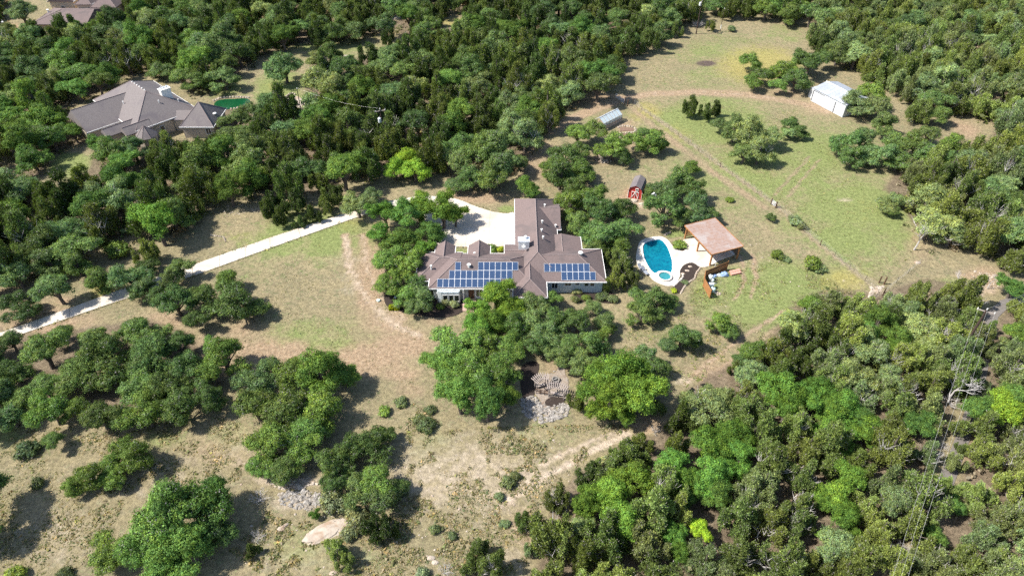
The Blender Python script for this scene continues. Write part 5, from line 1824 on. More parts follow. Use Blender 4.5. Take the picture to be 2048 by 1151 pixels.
# crown centre u, v, crown radius in picture points, tint code
HAND = [
    # drive, left
    (314, 448, 54, 'e1'), (236, 498, 28, 's1'), (293, 503, 34, 'j3'), (31, 547, 42, 'o1'), (94, 519, 42, 'o1'), (112, 578, 44, 'o1'), (288, 574, 34, 'o1'), (345, 556, 30, 'o1'), (318, 590, 24, 'o0'), (152, 530, 32, 'o0'), (195, 562, 36, 'o0'),
    (262, 552, 44, 'o1'), (300, 530, 26, 'o3'), (358, 534, 32, 'o1'), (350, 600, 46, 'o0'), (405, 590, 40, 'o0'), (462, 596, 58, 'o0'), (452, 560, 32, 'o2'), (390, 640, 30, 'o3'), (508, 610, 32, 'o0'), (35, 605, 42, 'o3'),
    (20, 682, 34, 'o1'), (86, 704, 46, 'o0'), (120, 668, 30, 'o0'), (150, 740, 54, 'o0'), (215, 728, 50, 'o0'), (196, 668, 26, 'o2'), (264, 652, 34, 'o0'), (292, 702, 56, 'o0'), (360, 690, 36, 'o0'),
    (446, 714, 46, 'o2'), (420, 690, 24, 'o2'), (390, 740, 40, 'o3'), (330, 770, 48, 'o0'), (270, 770, 46, 'o0'), (24, 740, 36, 'o0'), (40, 800, 38, 'o0'), (20, 830, 34, 'o1'), (104, 822, 40, 'o2'), (150, 815, 36, 'o2'), (198, 828, 44, 'o3'),
    (245, 830, 36, 'o0'), (290, 822, 46, 'o2'), (355, 812, 44, 'o0'), (418, 795, 34, 'o0'), (90, 770, 36, 'o0'), (52, 898, 26, 's4'), (110, 880, 26, 'o0'),
    # lower left
    (262, 908, 46, 'o2'), (222, 925, 34, 'o2'), (180, 950, 38, 'o2'), (225, 962, 30, 'o2'), (146, 972, 26, 'o2'), (384, 1012, 72, 'o2'), (424, 990, 42, 'e3'), (318, 1052, 70, 'o2'), (372, 1085, 60, 'e3'), (280, 1100, 50, 'o2'), (210, 1105, 46, 'o2'), (330, 1130, 55, 'e3'),
    (430, 1060, 40, 'o3'), (-25, 985, 60, 'o3'), (-45, 1060, 55, 'o3'), (26, 1146, 24, 's1'), (516, 992, 28, 'b'), (75, 965, 14, 's4'), (515, 1070, 22, 'b'), (500, 1095, 22, 'j2'), (125, 1150, 20, 's4'),
    # oaks below the meadow
    (520, 760, 46, 'o1'), (575, 745, 48, 'o2'), (640, 742, 54, 'e3'), (686, 745, 36, 'e3'), (510, 810, 44, 'o0'), (570, 815, 56, 'o0'), (640, 815, 50, 'o2'), (620, 860, 44, 'o2'), (540, 880, 50, 'o2'), (600, 900, 40, 'o2'), (520, 930, 32, 'o2'), (565, 935, 36, 'o3'),
    (672, 918, 40, 'o0'), (738, 880, 42, 'o0'), (705, 895, 34, 'o0'), (668, 958, 32, 'o0'), (778, 868, 22, 'o3'), (755, 955, 46, 'o2'), (770, 990, 42, 'o1'), (725, 985, 36, 'o1'), (800, 975, 26, 'o3'), (665, 1003, 30, 's2'), (713, 1035, 30, 's2'), (700, 1060, 22, 's2'), (755, 1052, 40, 'j2'), (790, 1060, 22, 'j2'),
    (670, 1095, 36, 'j3'), (690, 1120, 26, 'j3'), (630, 1029, 14, 'e1'), (960, 1095, 34, 'j1'), (985, 1130, 40, 'j3'), (940, 1130, 30, 'j1'), (769, 820, 14, 's1'), (856, 848, 22, 's4'), (840, 835, 14, 's0'), (862, 818, 13, 's0'), (800, 803, 15, 's0'), (890, 1138, 22, 'b'), (845, 1148, 18, 's2'),
    (1015, 965, 16, 's0'), (1030, 950, 12, 's0'), (1000, 990, 12, 's0'), (870, 1058, 12, 's0'), (905, 1070, 11, 's0'), (1010, 1045, 12, 's0'),
    # centre
    (905, 690, 56, 'o2'), (960, 690, 46, 'o2'), (900, 740, 50, 'e3'), (950, 755, 56, 'o2'), (1000, 740, 48, 'o2'), (920, 795, 48, 'e3'), (975, 810, 50, 'e3'), (1010, 790, 36, 'e3'), (960, 660, 36, 'e1'), (880, 720, 40, 'e3'), (1020, 690, 40, 'o2'),
    (990, 590, 42, 'e0'), (1022, 612, 36, 'e0'), (962, 618, 32, 'e0'), (985, 636, 38, 'e1'), (950, 645, 26, 'e1'), (1030, 650, 36, 'o2'),
    (1066, 598, 38, 'o1'), (1104, 594, 24, 'o2'), (1060, 640, 42, 'o1'), (1112, 634, 38, 'o0'), (1100, 670, 42, 'o1'), (1155, 640, 40, 'o0'), (1188, 610, 26, 'o1'), (1212, 640, 30, 'o1'), (1180, 690, 38, 'o0'), (1140, 690, 36, 'o0'), (1120, 715, 30, 'o1'), (1160, 730, 34, 'o1'), (1075, 690, 30, 'o3'), (1210, 665, 22, 'o2'),
    (1156, 579, 11, 's2'), (1172, 594, 11, 's1'), (1205, 592, 14, 's4'), (1226, 596, 13, 's0'), (1150, 598, 10, 's0'),
    (1240, 745, 52, 'e0'), (1200, 770, 44, 'e0'), (1270, 785, 54, 'e0'), (1220, 805, 44, 'e0'), (1300, 770, 34, 'e1'), (1190, 735, 28, 'e2'), (1250, 825, 30, 'e0'), (1290, 720, 34, 'o1'), (1320, 735, 28, 'o3'), (1154, 803, 25, 'j0'), (1310, 815, 24, 'o3'),
    (1309, 600, 40, 'o0'), (1285, 625, 34, 'o0'), (1340, 600, 26, 'o0'), (1275, 590, 24, 'o0'), (1362, 672, 38, 'o0'), (1335, 685, 28, 'o1'), (1385, 680, 24, 'o3'), (1440, 645, 34, 'o2'), (1458, 662, 22, 'o0'), (1500, 702, 32, 'o2'), (1480, 715, 22, 'o0'), (1470, 735, 20, 'j0'),
    # round the pool and left of the house
    (1246, 525, 36, 'j3'), (1228, 560, 28, 'j3'), (1262, 560, 26, 'j1'), (1215, 515, 24, 'j3'), (1240, 490, 34, 'o2'), (1200, 460, 46, 'o0'), (1250, 450, 38, 'o0'), (1160, 440, 36, 'o0'), (1205, 420, 40, 'o0'), (1140, 400, 40, 'o2'), (1245, 415, 34, 'o0'), (1180, 395, 36, 'o2'), (1120, 350, 38, 'o0'), (1150, 365, 32, 'o0'), (1165, 335, 34, 'o2'), (1130, 305, 38, 'o0'), (1100, 330, 30, 'o2'),
    (1050, 372, 26, 'e3'), (1065, 385, 20, 'e3'), (1195, 495, 26, 'o0'),
    (1330, 418, 42, 'o0'), (1395, 418, 36, 'o1'), (1362, 425, 34, 'o0'), (1325, 372, 36, 'o1'), (1360, 360, 42, 'o0'), (1390, 385, 34, 'o0'), (1382, 332, 22, 'o2'), (1300, 385, 22, 'o0'), (1420, 425, 22, 'o3'),
    (715, 410, 34, 'o4'), (742, 390, 26, 'o4'), (770, 425, 36, 'e1'), (760, 460, 30, 'e1'), (810, 430, 40, 'e3'), (800, 475, 44, 'e3'), (842, 410, 38, 'e0'), (885, 420, 44, 'e0'), (910, 430, 28, 'e0'), (860, 455, 34, 'e3'), (845, 498, 28, 'e1'), (770, 520, 40, 'o2'), (810, 530, 40, 'o2'), (850, 515, 26, 'e3'), (775, 568, 32, 'o2'), (815, 585, 38, 'o2'), (845, 600, 34, 'o1'), (838, 560, 30, 'o0'), (825, 612, 24, 'o1'),
    (893, 596, 15, 's2'), (908, 607, 12, 's2'), (879, 612, 10, 's1'), (982, 494, 12, 's1'), (1001, 498, 9, 's3'), (865, 490, 12, 's4'), (1359, 487, 14, 's1'), (1348, 580, 7, 's3'), (1370, 563, 7, 's0'),
    # garden and field
    (1155, 268, 32, 'o2'), (1190, 262, 28, 'o0'), (1228, 290, 40, 'o2'), (1205, 300, 26, 'o2'), (1270, 282, 30, 'o2'), (1308, 280, 34, 'o2'), (1290, 268, 20, 'o0'), (1325, 288, 18, 'o2'), (1245, 312, 24, 'o3'), (1160, 300, 26, 'o0'),
    (1382, 216, 24, 'j0'), (1412, 225, 20, 'j0'), (1430, 215, 22, 'j0'), (1440, 245, 28, 'o1'), (1470, 258, 32, 'o1'), (1500, 265, 42, 'o4'), (1520, 300, 36, 'o4'), (1490, 300, 34, 'o1'), (1540, 275, 30, 'o4'), (1582, 245, 26, 'o0'), (1600, 262, 20, 'o0'), (1578, 265, 18, 'o4'),
    (1500, 122, 26, 'o2'), (1505, 160, 26, 'o2'), (1530, 145, 30, 'o0'), (1565, 140, 32, 'o2'), (1595, 155, 34, 'o0'), (1560, 170, 24, 'o2'), (1620, 125, 34, 'o0'), (1600, 120, 26, 'o0'), (1650, 115, 30, 'o0'), (1680, 100, 36, 'o1'),
    (1720, 205, 34, 'o4'), (1745, 185, 36, 'o2'), (1700, 215, 20, 'o4'), (1760, 215, 30, 'o4'), (1690, 285, 32, 'o0'), (1725, 275, 34, 'o1'), (1710, 310, 32, 'o0'), (1755, 305, 38, 'o1'), (1790, 280, 36, 'o0'), (1800, 315, 34, 'o0'), (1835, 290, 36, 'o0'), (1860, 265, 32, 'o1'), (1865, 305, 36, 'o0'), (1905, 285, 32, 'o2'), (1895, 315, 32, 'o0'), (1770, 245, 30, 'o1'), (1840, 215, 36, 'j3'), (1880, 225, 30, 'o0'),
    (1772, 405, 28, 'o4'), (1795, 395, 26, 'o4'), (1785, 420, 18, 'o3'), (1460, 399, 9, 's1'), (1543, 432, 13, 'o3'), (1592, 440, 15, 's0'), (1604, 450, 12, 's0'), (1555, 508, 14, 's1'), (1572, 516, 10, 's0'), (1625, 525, 22, 's1'), (1640, 535, 14, 's0'),
    (1463, 57, 10, 's0'), (1395, 45, 18, 'b'), (1423, 50, 14, 'j1'), (1352, 60, 18, 'j1'),
    (1952, 735, 26, 'j4'), (1968, 680, 24, 'j3'), (1985, 655, 22, 'j1'), (1935, 790, 20, 'j1'), (1912, 925, 28, 'j4'), (1895, 965, 28, 'j3'), (1882, 1010, 24, 'j1'), (1862, 1050, 22, 'j3'), (1830, 1135, 28, 'j4'), (1985, 700, 24, 'j4'), (1925, 895, 18, 'j1'), (1962, 770, 22, 'j4'),
    # bright trees and crowns told apart in the woods
    (810, 310, 38, 'e2'), (790, 335, 30, 'e2'), (830, 335, 34, 'e2'), (915, 320, 42, 'o1'), (965, 305, 46, 'o0'), (1000, 330, 46, 'o1'), (940, 350, 40, 'o0'), (990, 290, 44, 'o1'), (1040, 320, 30, 'o1'), (930, 290, 36, 'o0'), (980, 355, 40, 'o0'), (1050, 270, 42, 'o4'), (1020, 250, 36, 'o4'), (905, 365, 26, 'o1'),
    (240, 320, 36, 'e3'), (235, 360, 38, 'e3'), (210, 290, 30, 'e3'), (262, 355, 30, 'e3'), (265, 295, 34, 'o1'), (60, 195, 40, 'e3'), (120, 130, 44, 'o2'), (165, 140, 44, 'o2'), (150, 170, 36, 'e3'), (215, 145, 32, 'e3'), (80, 235, 44, 'e3'), (40, 280, 46, 'e3'), (100, 270, 40, 'o2'), (145, 262, 26, 'e3'), (60, 310, 40, 'o2'),
    (320, 135, 30, 'o1'), (360, 150, 32, 'o0'), (390, 160, 30, 'o0'), (445, 150, 36, 'o1'), (420, 100, 40, 'o1'), (450, 80, 40, 'o1'), (380, 80, 36, 'o2'), (250, 60, 36, 'o1'), (300, 50, 34, 'o4'), (370, 30, 30, 'o2'),
    (567, 132, 40, 'o1'), (632, 115, 30, 'o4'), (660, 105, 24, 'o0'), (640, 160, 44, 'o4'), (665, 180, 36, 'o4'), (707, 58, 30, 'o1'), (742, 45, 22, 'o1'), (768, 52, 32, 'o1'), (775, 75, 22, 'j2'), (680, 45, 26, 'o0'), (470, 235, 36, 'o1'), (500, 225, 30, 'o1'), (455, 265, 26, 'o1'), (15, 60, 20, 'o4'), (40, 20, 36, 'o4'), (10, 85, 34, 'o4'), (55, 80, 34, 'o1'), (145, 50, 20, 'e3'), (185, 48, 22, 'e1'), (180, 62, 24, 'o2'),
    (535, 420, 26, 'j0'), (560, 435, 24, 'j0'), (590, 405, 32, 'j2'), (620, 425, 26, 'j2'), (650, 400, 30, 'j1'), (545, 400, 24, 'j2'), (600, 440, 18, 'j2'), (670, 385, 24, 'j2'), (640, 360, 30, 'j0'),
    # south east wood
    (1281, 884, 34, 'j0'), (1218, 918, 18, 's2'), (1048, 1043, 28, 'j0'), (1060, 1098, 20, 'j4'), (1177, 945, 32, 'j0'), (1114, 994, 34, 'j1'), (1264, 950, 44, 'e0'), (1215, 985, 42, 'e0'), (1250, 1035, 42, 'e0'), (1180, 1000, 34, 'e1'), (1230, 1020, 34, 'e0'), (1160, 1050, 30, 'o4'), (1347, 925, 40, 'e1'), (1420, 885, 44, 'e1'), (1430, 945, 48, 'e1'), (1470, 865, 36, 'e1'), (1480, 905, 38, 'e1'), (1435, 990, 36, 'e3'), (1375, 960, 34, 'e1'), (1399, 1058, 32, 'y0'), (1347, 1062, 30, 'e1'), (1360, 1100, 28, 'e1'), (1370, 1000, 26, 'e3'),
    (1560, 775, 44, 'e1'), (1575, 815, 40, 'e1'), (1612, 790, 40, 'e1'), (1640, 775, 36, 'e1'), (1660, 815, 36, 'e1'), (1690, 810, 38, 'e1'), (1660, 850, 38, 'e1'), (1690, 870, 36, 'e1'), (1735, 860, 34, 'e1'), (1720, 835, 26, 'e3'), (1835, 840, 36, 'e3'), (1672, 985, 40, 'e0'), (1690, 1030, 38, 'e0'), (1700, 960, 34, 'e0'), (1650, 1000, 26, 'e0'), (1647, 1068, 18, 'e0'), (1705, 1070, 20, 'e0'), (1955, 815, 38, 'e3'), (2005, 828, 42, 'e2'), (2030, 800, 36, 'e3'), (1870, 1070, 28, 'e3'), (1918, 1012, 22, 'e3'), (1760, 640, 40, 'e3'), (1735, 660, 34, 'e3'), (1785, 690, 30, 'e1'), (1800, 670, 34, 'e3'), (1620, 605, 26, 'e3'), (2030, 570, 34, 'e3'), (2040, 660, 40, 'e3'), (2020, 690, 30, 'o4'), (1850, 690, 36, 'o4'),
    (1918, 775, 48, 'd'), (1838, 968, 36, 'b'), (1797, 1098, 36, 'b'), (1842, 470, 36, 'd'), (1905, 800, 26, 'b'), (1310, 858, 16, 'b'), (1420, 1090, 16, 'b'), (1920, 560, 20, 'd'), (1985, 560, 22, 'd'), (1275, 965, 12, 'b'), (1240, 905, 16, 'b'), (1860, 630, 14, 'd'), (1640, 1120, 16, 'b'), (1990, 900, 22, 'b'), (1890, 890, 16, 'b'), (700, 122, 16, 'b'), (1700, 15, 16, 'b'), (1870, 120, 20, 'b'), (1950, 110, 18, 'b'), (2010, 430, 20, 'b'), (1900, 425, 16, 'b'), (238, 500, 14, 'b'), (1985, 1120, 16, 'b'), (1880, 905, 14, 'b'), (1640, 1145, 18, 'b'),
]
TREES = []      # x, y, R, kind, tint


def place(u, v, rp, code):
    if u < 800 and v > 700 and code[0] in 'oe' and rp > 30:
        rp *= 1.13
    if u > 1150 and v > 740 and code[0] == 'e':
        rp *= 1.15
    kind = KIND[code[0]]
    zc = 3.0
    for _ in range(4):
        x, y, _z = G(u, v, zc)
        R = rp * DEPTH(x, y, zc) / F
        zc = KZ[kind] * R
    TREES.append((x, y, R, kind, code if code in TINT else 'x'))


for t_ in HAND:
    place(*t_)

# the woods between: even spacing, species by wood
MIXW = {'north_west': (('j0', 4), ('j2', 3), ('j1', 4), ('o0', 2), ('o1', 2), ('o3', 1), ('o4', 1), ('e3', 2)), 'north': (('j0', 2), ('o0', 3), ('o2', 2)),
        'east': (('j1', 3), ('j3', 4), ('j4', 3), ('o4', 2), ('o1', 1), ('o0', 1)), 'south_east': (('j1', 3), ('j3', 5), ('j4', 3), ('j0', 2), ('o4', 1)),
        'far_east': (('j3', 3), ('j4', 4), ('o4', 2)), 'west': (('o0', 3), ('o1', 2), ('o3', 1))}
SPACE = {'north_west': (4.0, 5.4), 'north': (4.0, 5.2), 'east': (3.8, 5.2), 'south_east': (2.7, 4.1), 'far_east': (2.7, 4.0), 'west': (3.6, 4.6)}
fr2 = np.random.default_rng(21)
grid = {}


def near(x, y, d):
    gx, gy = int(x // 6), int(y // 6)
    for i in (-1, 0, 1):
        for j in (-1, 0, 1):
            for (a, b, rr) in grid.get((gx + i, gy + j), ()):
                if math.hypot(a - x, b - y) < max(d, 0) * 1.0 and math.hypot(a - x, b - y) < d * .5 + rr * .62:
                    return True
    return False


for x, y, R, k, c_ in TREES:
    grid.setdefault((int(x // 6), int(y // 6)), []).append((x, y, R * (1.25 if c_[0] in 'ey' and R < 4.5 else 1.15 if c_[0] == 'd' else 1.0)))
cand = np.stack([fr2.uniform(-195, 195, 26000), fr2.uniform(28, 262, 26000)], 1)
cu, cv = PX(cand[:, 0], cand[:, 1], 3.0)
wood = np.full(len(cand), '', dtype=object)
for nm, pl_ in FOREST.items():
    wood[inside(pl_, cu, cv)] = nm
for pl_ in CLEAR:
    wood[inside(pl_, cu, cv)] = ''
roadd = seg_dist(cand[:, 0], cand[:, 1], gp(ROAD_E))
wood[roadd < 1.3] = ''
for (x, y), nm, in zip(cand, wood):
    if not nm:
        continue
    d = SPACE[nm]
    codes, wts = zip(*MIXW[nm])
    wts = np.array(wts, float)
    code = codes[fr2.choice(len(codes), p=wts / wts.sum())]
    k = KIND[code[0]]
    R = fr2.uniform(*d)
    bad = False
    ring = [PX(x + R * .62 * math.cos(q_), y + R * .62 * math.sin(q_), 2.0) for q_ in np.arange(0, 6.28, .785)]
    rx_, ry_ = np.array([q_[0] for q_ in ring]), np.array([q_[1] for q_ in ring])
    for pl_ in CLEAR:
        if inside(pl_, rx_, ry_).any():
            bad = True
            break
    if not bad and nm in ('north_west', 'east') and inside(FOREST[nm], rx_, ry_).sum() < 6:
        bad = True
    if bad:
        continue
    gx, gy = int(x // 6), int(y // 6)
    for i in (-1, 0, 1):
        for j in (-1, 0, 1):
            for (a, b, rr) in grid.get((gx + i, gy + j), ()):
                if math.hypot(a - x, b - y) < (R + rr) * (.41 if nm in ('south_east', 'far_east') else .45 if nm == 'east' else .49):
                    bad = True
    if bad:
        continue
    grid.setdefault((gx, gy), []).append((x, y, R))
    TREES.append((x, y, R, k, code))

# trees the picture shows largest stay single things; the rest of a kind joins one wood
REST = {'oak': [], 'juniper': []}
keep_ = []
for k in set(t[3] for t in TREES):
    lst = [t for t in TREES if t[3] == k]
    lst.sort(key=lambda t: -t[2] / DEPTH(t[0], t[1], 2.0) + (1.0 if not (-10 < PX(t[0], t[1], 2.0)[0] < 2058 and -5 < PX(t[0], t[1], 2.0)[1] < 1160) else 0))
    keep_ += lst[:298]
    if len(lst) > 298:
        REST[k] = lst[298:]
TREES = keep_

# ---- names and labels
KNAME = {'oak': 'live_oak', 'elm': 'leafy_tree', 'juniper': 'juniper', 'shrub': 'shrub', 'dead': 'dead_tree', 'dead_bush': 'dead_bush'}
KWORD = {'oak': 'live oak', 'elm': 'leafy tree', 'juniper': 'juniper', 'shrub': 'shrub', 'dead': 'dead tree', 'dead_bush': 'bare grey bush'}
KCAT = {'oak': 'tree', 'elm': 'tree', 'juniper': 'tree', 'shrub': 'shrub', 'dead': 'dead tree', 'dead_bush': 'bush'}
KGRP = {'oak': 'live oaks', 'elm': 'bright leafy trees', 'juniper': 'junipers', 'shrub': 'shrubs', 'dead': 'dead trees', 'dead_bush': 'bare grey bushes'}
TWORD = {'o0': 'green', 'o1': 'grey green', 'o2': 'fresh green', 'o3': 'dark green', 'o4': 'pale sage', 'j0': 'olive', 'j1': 'brownish olive', 'j2': 'dark olive', 'j3': 'light olive', 'j4': 'greyish olive',
         'e0': 'bright green', 'e1': 'vivid green', 'e2': 'lime green', 'e3': 'deep green', 'y0': 'yellow green', 's0': 'grey green', 's1': 'green', 's2': 'silvery', 's3': 'yellow green', 's4': 'dark green', 'x': 'leafless'}
MARKS = [((880, 560), 'the bay windows of the solar house'), ((1150, 570), 'the right wing of the solar house'), ((1070, 440), 'the long rear wing of the solar house'), ((950, 460), 'the parking court'),
         ((1315, 515), 'the swimming pool'), ((1430, 480), 'the pavilion'), ((1270, 390), 'the red shed'), ((1222, 250), 'the greenhouse'), ((1240, 202), 'the silver pipe gate'), ((1655, 195), 'the white barn'),
         ((1392, 70), 'the utility pole in the upper field'), ((1412, 127), 'the dark burnt patch'), ((1760, 575), 'the brush corner of the field'), ((1546, 410), 'the small field gate'), ((1415, 575), 'the cedar screen'),
         ((1105, 775), 'the garden arbors'), ((1945, 670), 'the utility pole at right'), ((1930, 860), 'the asphalt lane'), ((1840, 1095), 'the lower end of the asphalt lane'), ((2000, 560), 'the stony orange clearing'),
         ((767, 266), 'the transformer pole'), ((590, 205), 'the stone patio'), ((470, 205), 'the green pond'), ((300, 230), 'the stone house'), ((170, 270), 'the left wing of the stone house'), ((150, 40), 'the tan house'),
         ((690, 105), 'the grassy glade'), ((905, 45), 'the small clearing at top'), ((140, 330), 'the shaded lawn at left'), ((640, 455), 'the upper drive'), ((440, 520), 'the middle of the drive'), ((130, 625), 'the lower drive'),
         ((650, 1063), 'the limestone slab'), ((590, 1005), 'the grey rubble'), ((0, 0), 'the top left corner'), ((2048, 0), 'the top right corner'), ((0, 1151), 'the bottom left corner'), ((2048, 1151), 'the bottom right corner'),
         ((0, 450), 'the left edge halfway up'), ((2048, 330), 'the right edge, a third down'), ((1100, 0), 'the middle of the top edge'), ((1500, 1151), 'the bottom edge, right of centre'), ((1250, 880), 'the end of the dirt ruts'),
         ((1000, 1080), 'the bottom edge at centre'), ((200, 780), 'the oak grove at left'), ((650, 690), 'the brown meadow'), ((850, 200), 'the middle of the north wood'), ((1200, 100), 'the wood left of the upper field'), ((1750, 60), 'the wood beyond the barn'),
         ((1900, 440), 'the wood right of the field'), ((1650, 720), 'the wood below the field'), ((1500, 960), 'the heart of the lower right wood'), ((1750, 950), 'the lower right wood near the wires'), ((400, 340), 'the wood below the stone house'),
         ((1580, 560), 'the green slope right of the pool'), ((1450, 680), 'the wheel ruts below the pool'), ((300, 930), 'the dry slope at lower left'), ((580, 30), 'the top edge, left of centre')]
MW = [(np.array(G(u, min(max(v, -20), 1151))[:2]), ph) for (u, v), ph in MARKS]
ORD = ['nearest', 'second nearest', 'third nearest', 'fourth nearest', 'fifth nearest', 'sixth nearest', 'seventh nearest', 'eighth nearest', 'ninth nearest', 'tenth nearest', 'eleventh nearest', 'twelfth nearest', 'thirteenth nearest', 'fourteenth nearest', 'fifteenth nearest']
LAB = [None] * len(TREES)
cells = {}
for i, (x, y, R, k, c_) in enumerate(TREES):
    dd = [math.hypot(x - m[0][0], y - m[0][1]) for m in MW]
    j = int(np.argmin(dd))
    cells.setdefault((j, k, TWORD[c_]), []).append((dd[j], i))
for (j, k, tw_), lst in cells.items():
    lst.sort()
    for n, (d, i) in enumerate(lst):
        base = KWORD[k] if k == 'dead_bush' else '%s %s' % (tw_, KWORD[k])
        if len(lst) == 1:
            LAB[i] = 'only %s near %s' % (base, MW[j][1])
        elif n < len(ORD):
            LAB[i] = '%s %s %s' % (base, ORD[n], MW[j][1])
        else:
            LAB[i] = '%s deep in the trees around %s' % (base, MW[j][1])

tr = random.Random(5)
for i, (x, y, R, k, c_) in enumerate(TREES):
    gz = float(-0.05)
    if k in ('dead', 'dead_bush'):
        me = PROTO[k][i % len(PROTO[k])]
        o = bpy.data.objects.new(KNAME[k], me)
        o.scale = (R * .95, R * .95, R * (1.05 if k == 'dead' else .9))
        C.objects.link(o)
    else:
        o = bpy.data.objects.new(KNAME[k], None)
        o.empty_display_size = .2
        C.objects.link(o)
        cm_, tm_ = PROTO[k][tr.randrange(len(PROTO[k]))]
        a = bpy.data.objects.new('trunk', tm_)
        b = bpy.data.objects.new('crown', cm_)
        for q in (a, b):
            C.objects.link(q)
            q.parent = o
        col = TINT[c_]
        f = tr.uniform(.75, 1.3)
        hsh = tr.uniform(-.12, .09)
        b.color = (col[0] * f * (1 + hsh), col[1] * f, col[2] * f * (1 - hsh), 1)
        if c_ in ('j3', 'j4', 'o4', 'j1') and tr.random() < .5:
            e_ = bpy.data.objects.new('dead_twigs', TWIGS[tr.randrange(4)])
            C.objects.link(e_)
            e_.parent = o
        zs = tr.uniform(.8, 1.2)
        o.scale = (R, R * tr.uniform(.88, 1.1), R * zs)
    o.location = (x, y, gz)
    o.rotation_euler = (0, 0, tr.uniform(0, 6.28))
    tag(o, LAB[i], KCAT[k], KGRP[k])

for k, lst in REST.items():
    if not lst:
        continue
    pcol = bpy.data.collections.new(k + '_crowns')          # not linked to the scene: only the shapes the wood is made of
    for i in range(4):
        me = PROTO[k][i][0].copy()
        me.materials[0] = M[k + '_wood']
        pcol.objects.link(bpy.data.objects.new('crown_%s_%d' % (k, i), me))
    n = len(lst)
    me = bpy.data.meshes.new(KNAME[k] + '_wood')
    me.from_pydata([(t[0], t[1], -.05) for t in lst], [], [])
    rot = np.zeros((n, 3), np.float32)
    scl = np.zeros((n, 3), np.float32)
    tin = np.ones((n, 4), np.float32)
    for i, (x, y, R, _k, c_) in enumerate(lst):
        rot[i, 2] = tr.uniform(0, 6.28)
        scl[i] = (R, R * tr.uniform(.88, 1.1), R * tr.uniform(.82, 1.18))
        f, hsh, c = tr.uniform(.75, 1.3), tr.uniform(-.12, .09), TINT[c_]
        tin[i, :3] = (c[0] * f * (1 + hsh), c[1] * f, c[2] * f * (1 - hsh))
    me.attributes.new('turn', 'FLOAT_VECTOR', 'POINT').data.foreach_set('vector', rot.ravel())
    me.attributes.new('size', 'FLOAT_VECTOR', 'POINT').data.foreach_set('vector', scl.ravel())
    me.attributes.new('tint', 'FLOAT_COLOR', 'POINT').data.foreach_set('color', tin.ravel())
    o = bpy.data.objects.new(KNAME[k] + '_wood', me)
    C.objects.link(o)
    tag(o, 'mass of far %s canopy filling the woods' % KWORD[k], None, None, 'stuff')
    ng = bpy.data.node_groups.new(k + '_wood', 'GeometryNodeTree')
    ng.interface.new_socket('Geometry', in_out='INPUT', socket_type='NodeSocketGeometry')
    ng.interface.new_socket('Geometry', in_out='OUTPUT', socket_type='NodeSocketGeometry')
    gi, go = ng.nodes.new('NodeGroupInput'), ng.nodes.new('NodeGroupOutput')
    ci = ng.nodes.new('GeometryNodeCollectionInfo')
    ci.inputs['Collection'].default_value = pcol
    ci.inputs['Separate Children'].default_value = True
    ci.inputs['Reset Children'].default_value = True
    ip = ng.nodes.new('GeometryNodeInstanceOnPoints')
    ip.inputs['Pick Instance'].default_value = True
    na = ng.nodes.new('GeometryNodeInputNamedAttribute')
    na.data_type = 'FLOAT_VECTOR'
    na.inputs['Name'].default_value = 'turn'
    nb2 = ng.nodes.new('GeometryNodeInputNamedAttribute')
    nb2.data_type = 'FLOAT_VECTOR'
    nb2.inputs['Name'].default_value = 'size'
    er = ng.nodes.new('FunctionNodeEulerToRotation')
    ng.links.new(gi.outputs[0], ip.inputs['Points'])
    ng.links.new(ci.outputs[0], ip.inputs['Instance'])
    ng.links.new(na.outputs['Attribute'], er.inputs[0])
    ng.links.new(er.outputs[0], ip.inputs['Rotation'])
    ng.links.new(nb2.outputs['Attribute'], ip.inputs['Scale'])
    ng.links.new(ip.outputs[0], go.inputs[0])
    o.modifiers.new('canopy', 'NODES').node_group = ng


def low_growth(name, pts, smin, smax, cols, label, seed, nleaf=22, leaf=.34, flat_=.5):
    """many small leafy clumps as one mass; pts (n, 2)"""
    r = np.random.default_rng(seed)
    m = len(pts)
    s = r.uniform(smin, smax, m) * (1 + .9 * (r.random(m) < .08))
    cols = np.array(cols)[r.integers(0, len(cols), m)] * r.uniform(.8, 1.2, (m, 1))
    off = r.normal(size=(m, nleaf, 3)) * np.array([.45, .45, .3])
    off[..., 2] = np.abs(off[..., 2])
    P = np.concatenate([pts, np.full((m, 1), -.03)], 1)[:, None, :] + off * s[:, None, None] * np.array([1, 1, flat_ * 2])
    N = off + np.array([0, 0, .5]) + r.normal(size=off.shape) * .4
    N /= np.linalg.norm(N, axis=-1)[..., None]
    T = np.cross(N, r.normal(size=off.shape))
    T /= np.linalg.norm(T, axis=-1)[..., None]
    B = np.cross(N, T)
    q = s[:, None, None] * leaf * r.uniform(.6, 1.3, (m, nleaf, 1))
    a, b = T * q, B * q * .45
    V = np.stack([P - a * .6 - b * .5, P - a * .1 + b, P + a * .7, P + a * .1 - b], 2).reshape(-1, 4, 3)
    tw = np.ones((m * nleaf, 4))
    tw[:, :3] = np.repeat(r.random((m, 3)), nleaf, axis=0)
    tn = np.ones((m * nleaf, 4))
    tn[:, :3] = np.repeat(cols, nleaf, axis=0)
    o = bpy.data.objects.new(name, leaf_object_mesh(name, V, {'twig': tw, 'tint': tn}, M['grass']))
    C.objects.link(o)
    return tag(o, label, None, None, 'stuff')


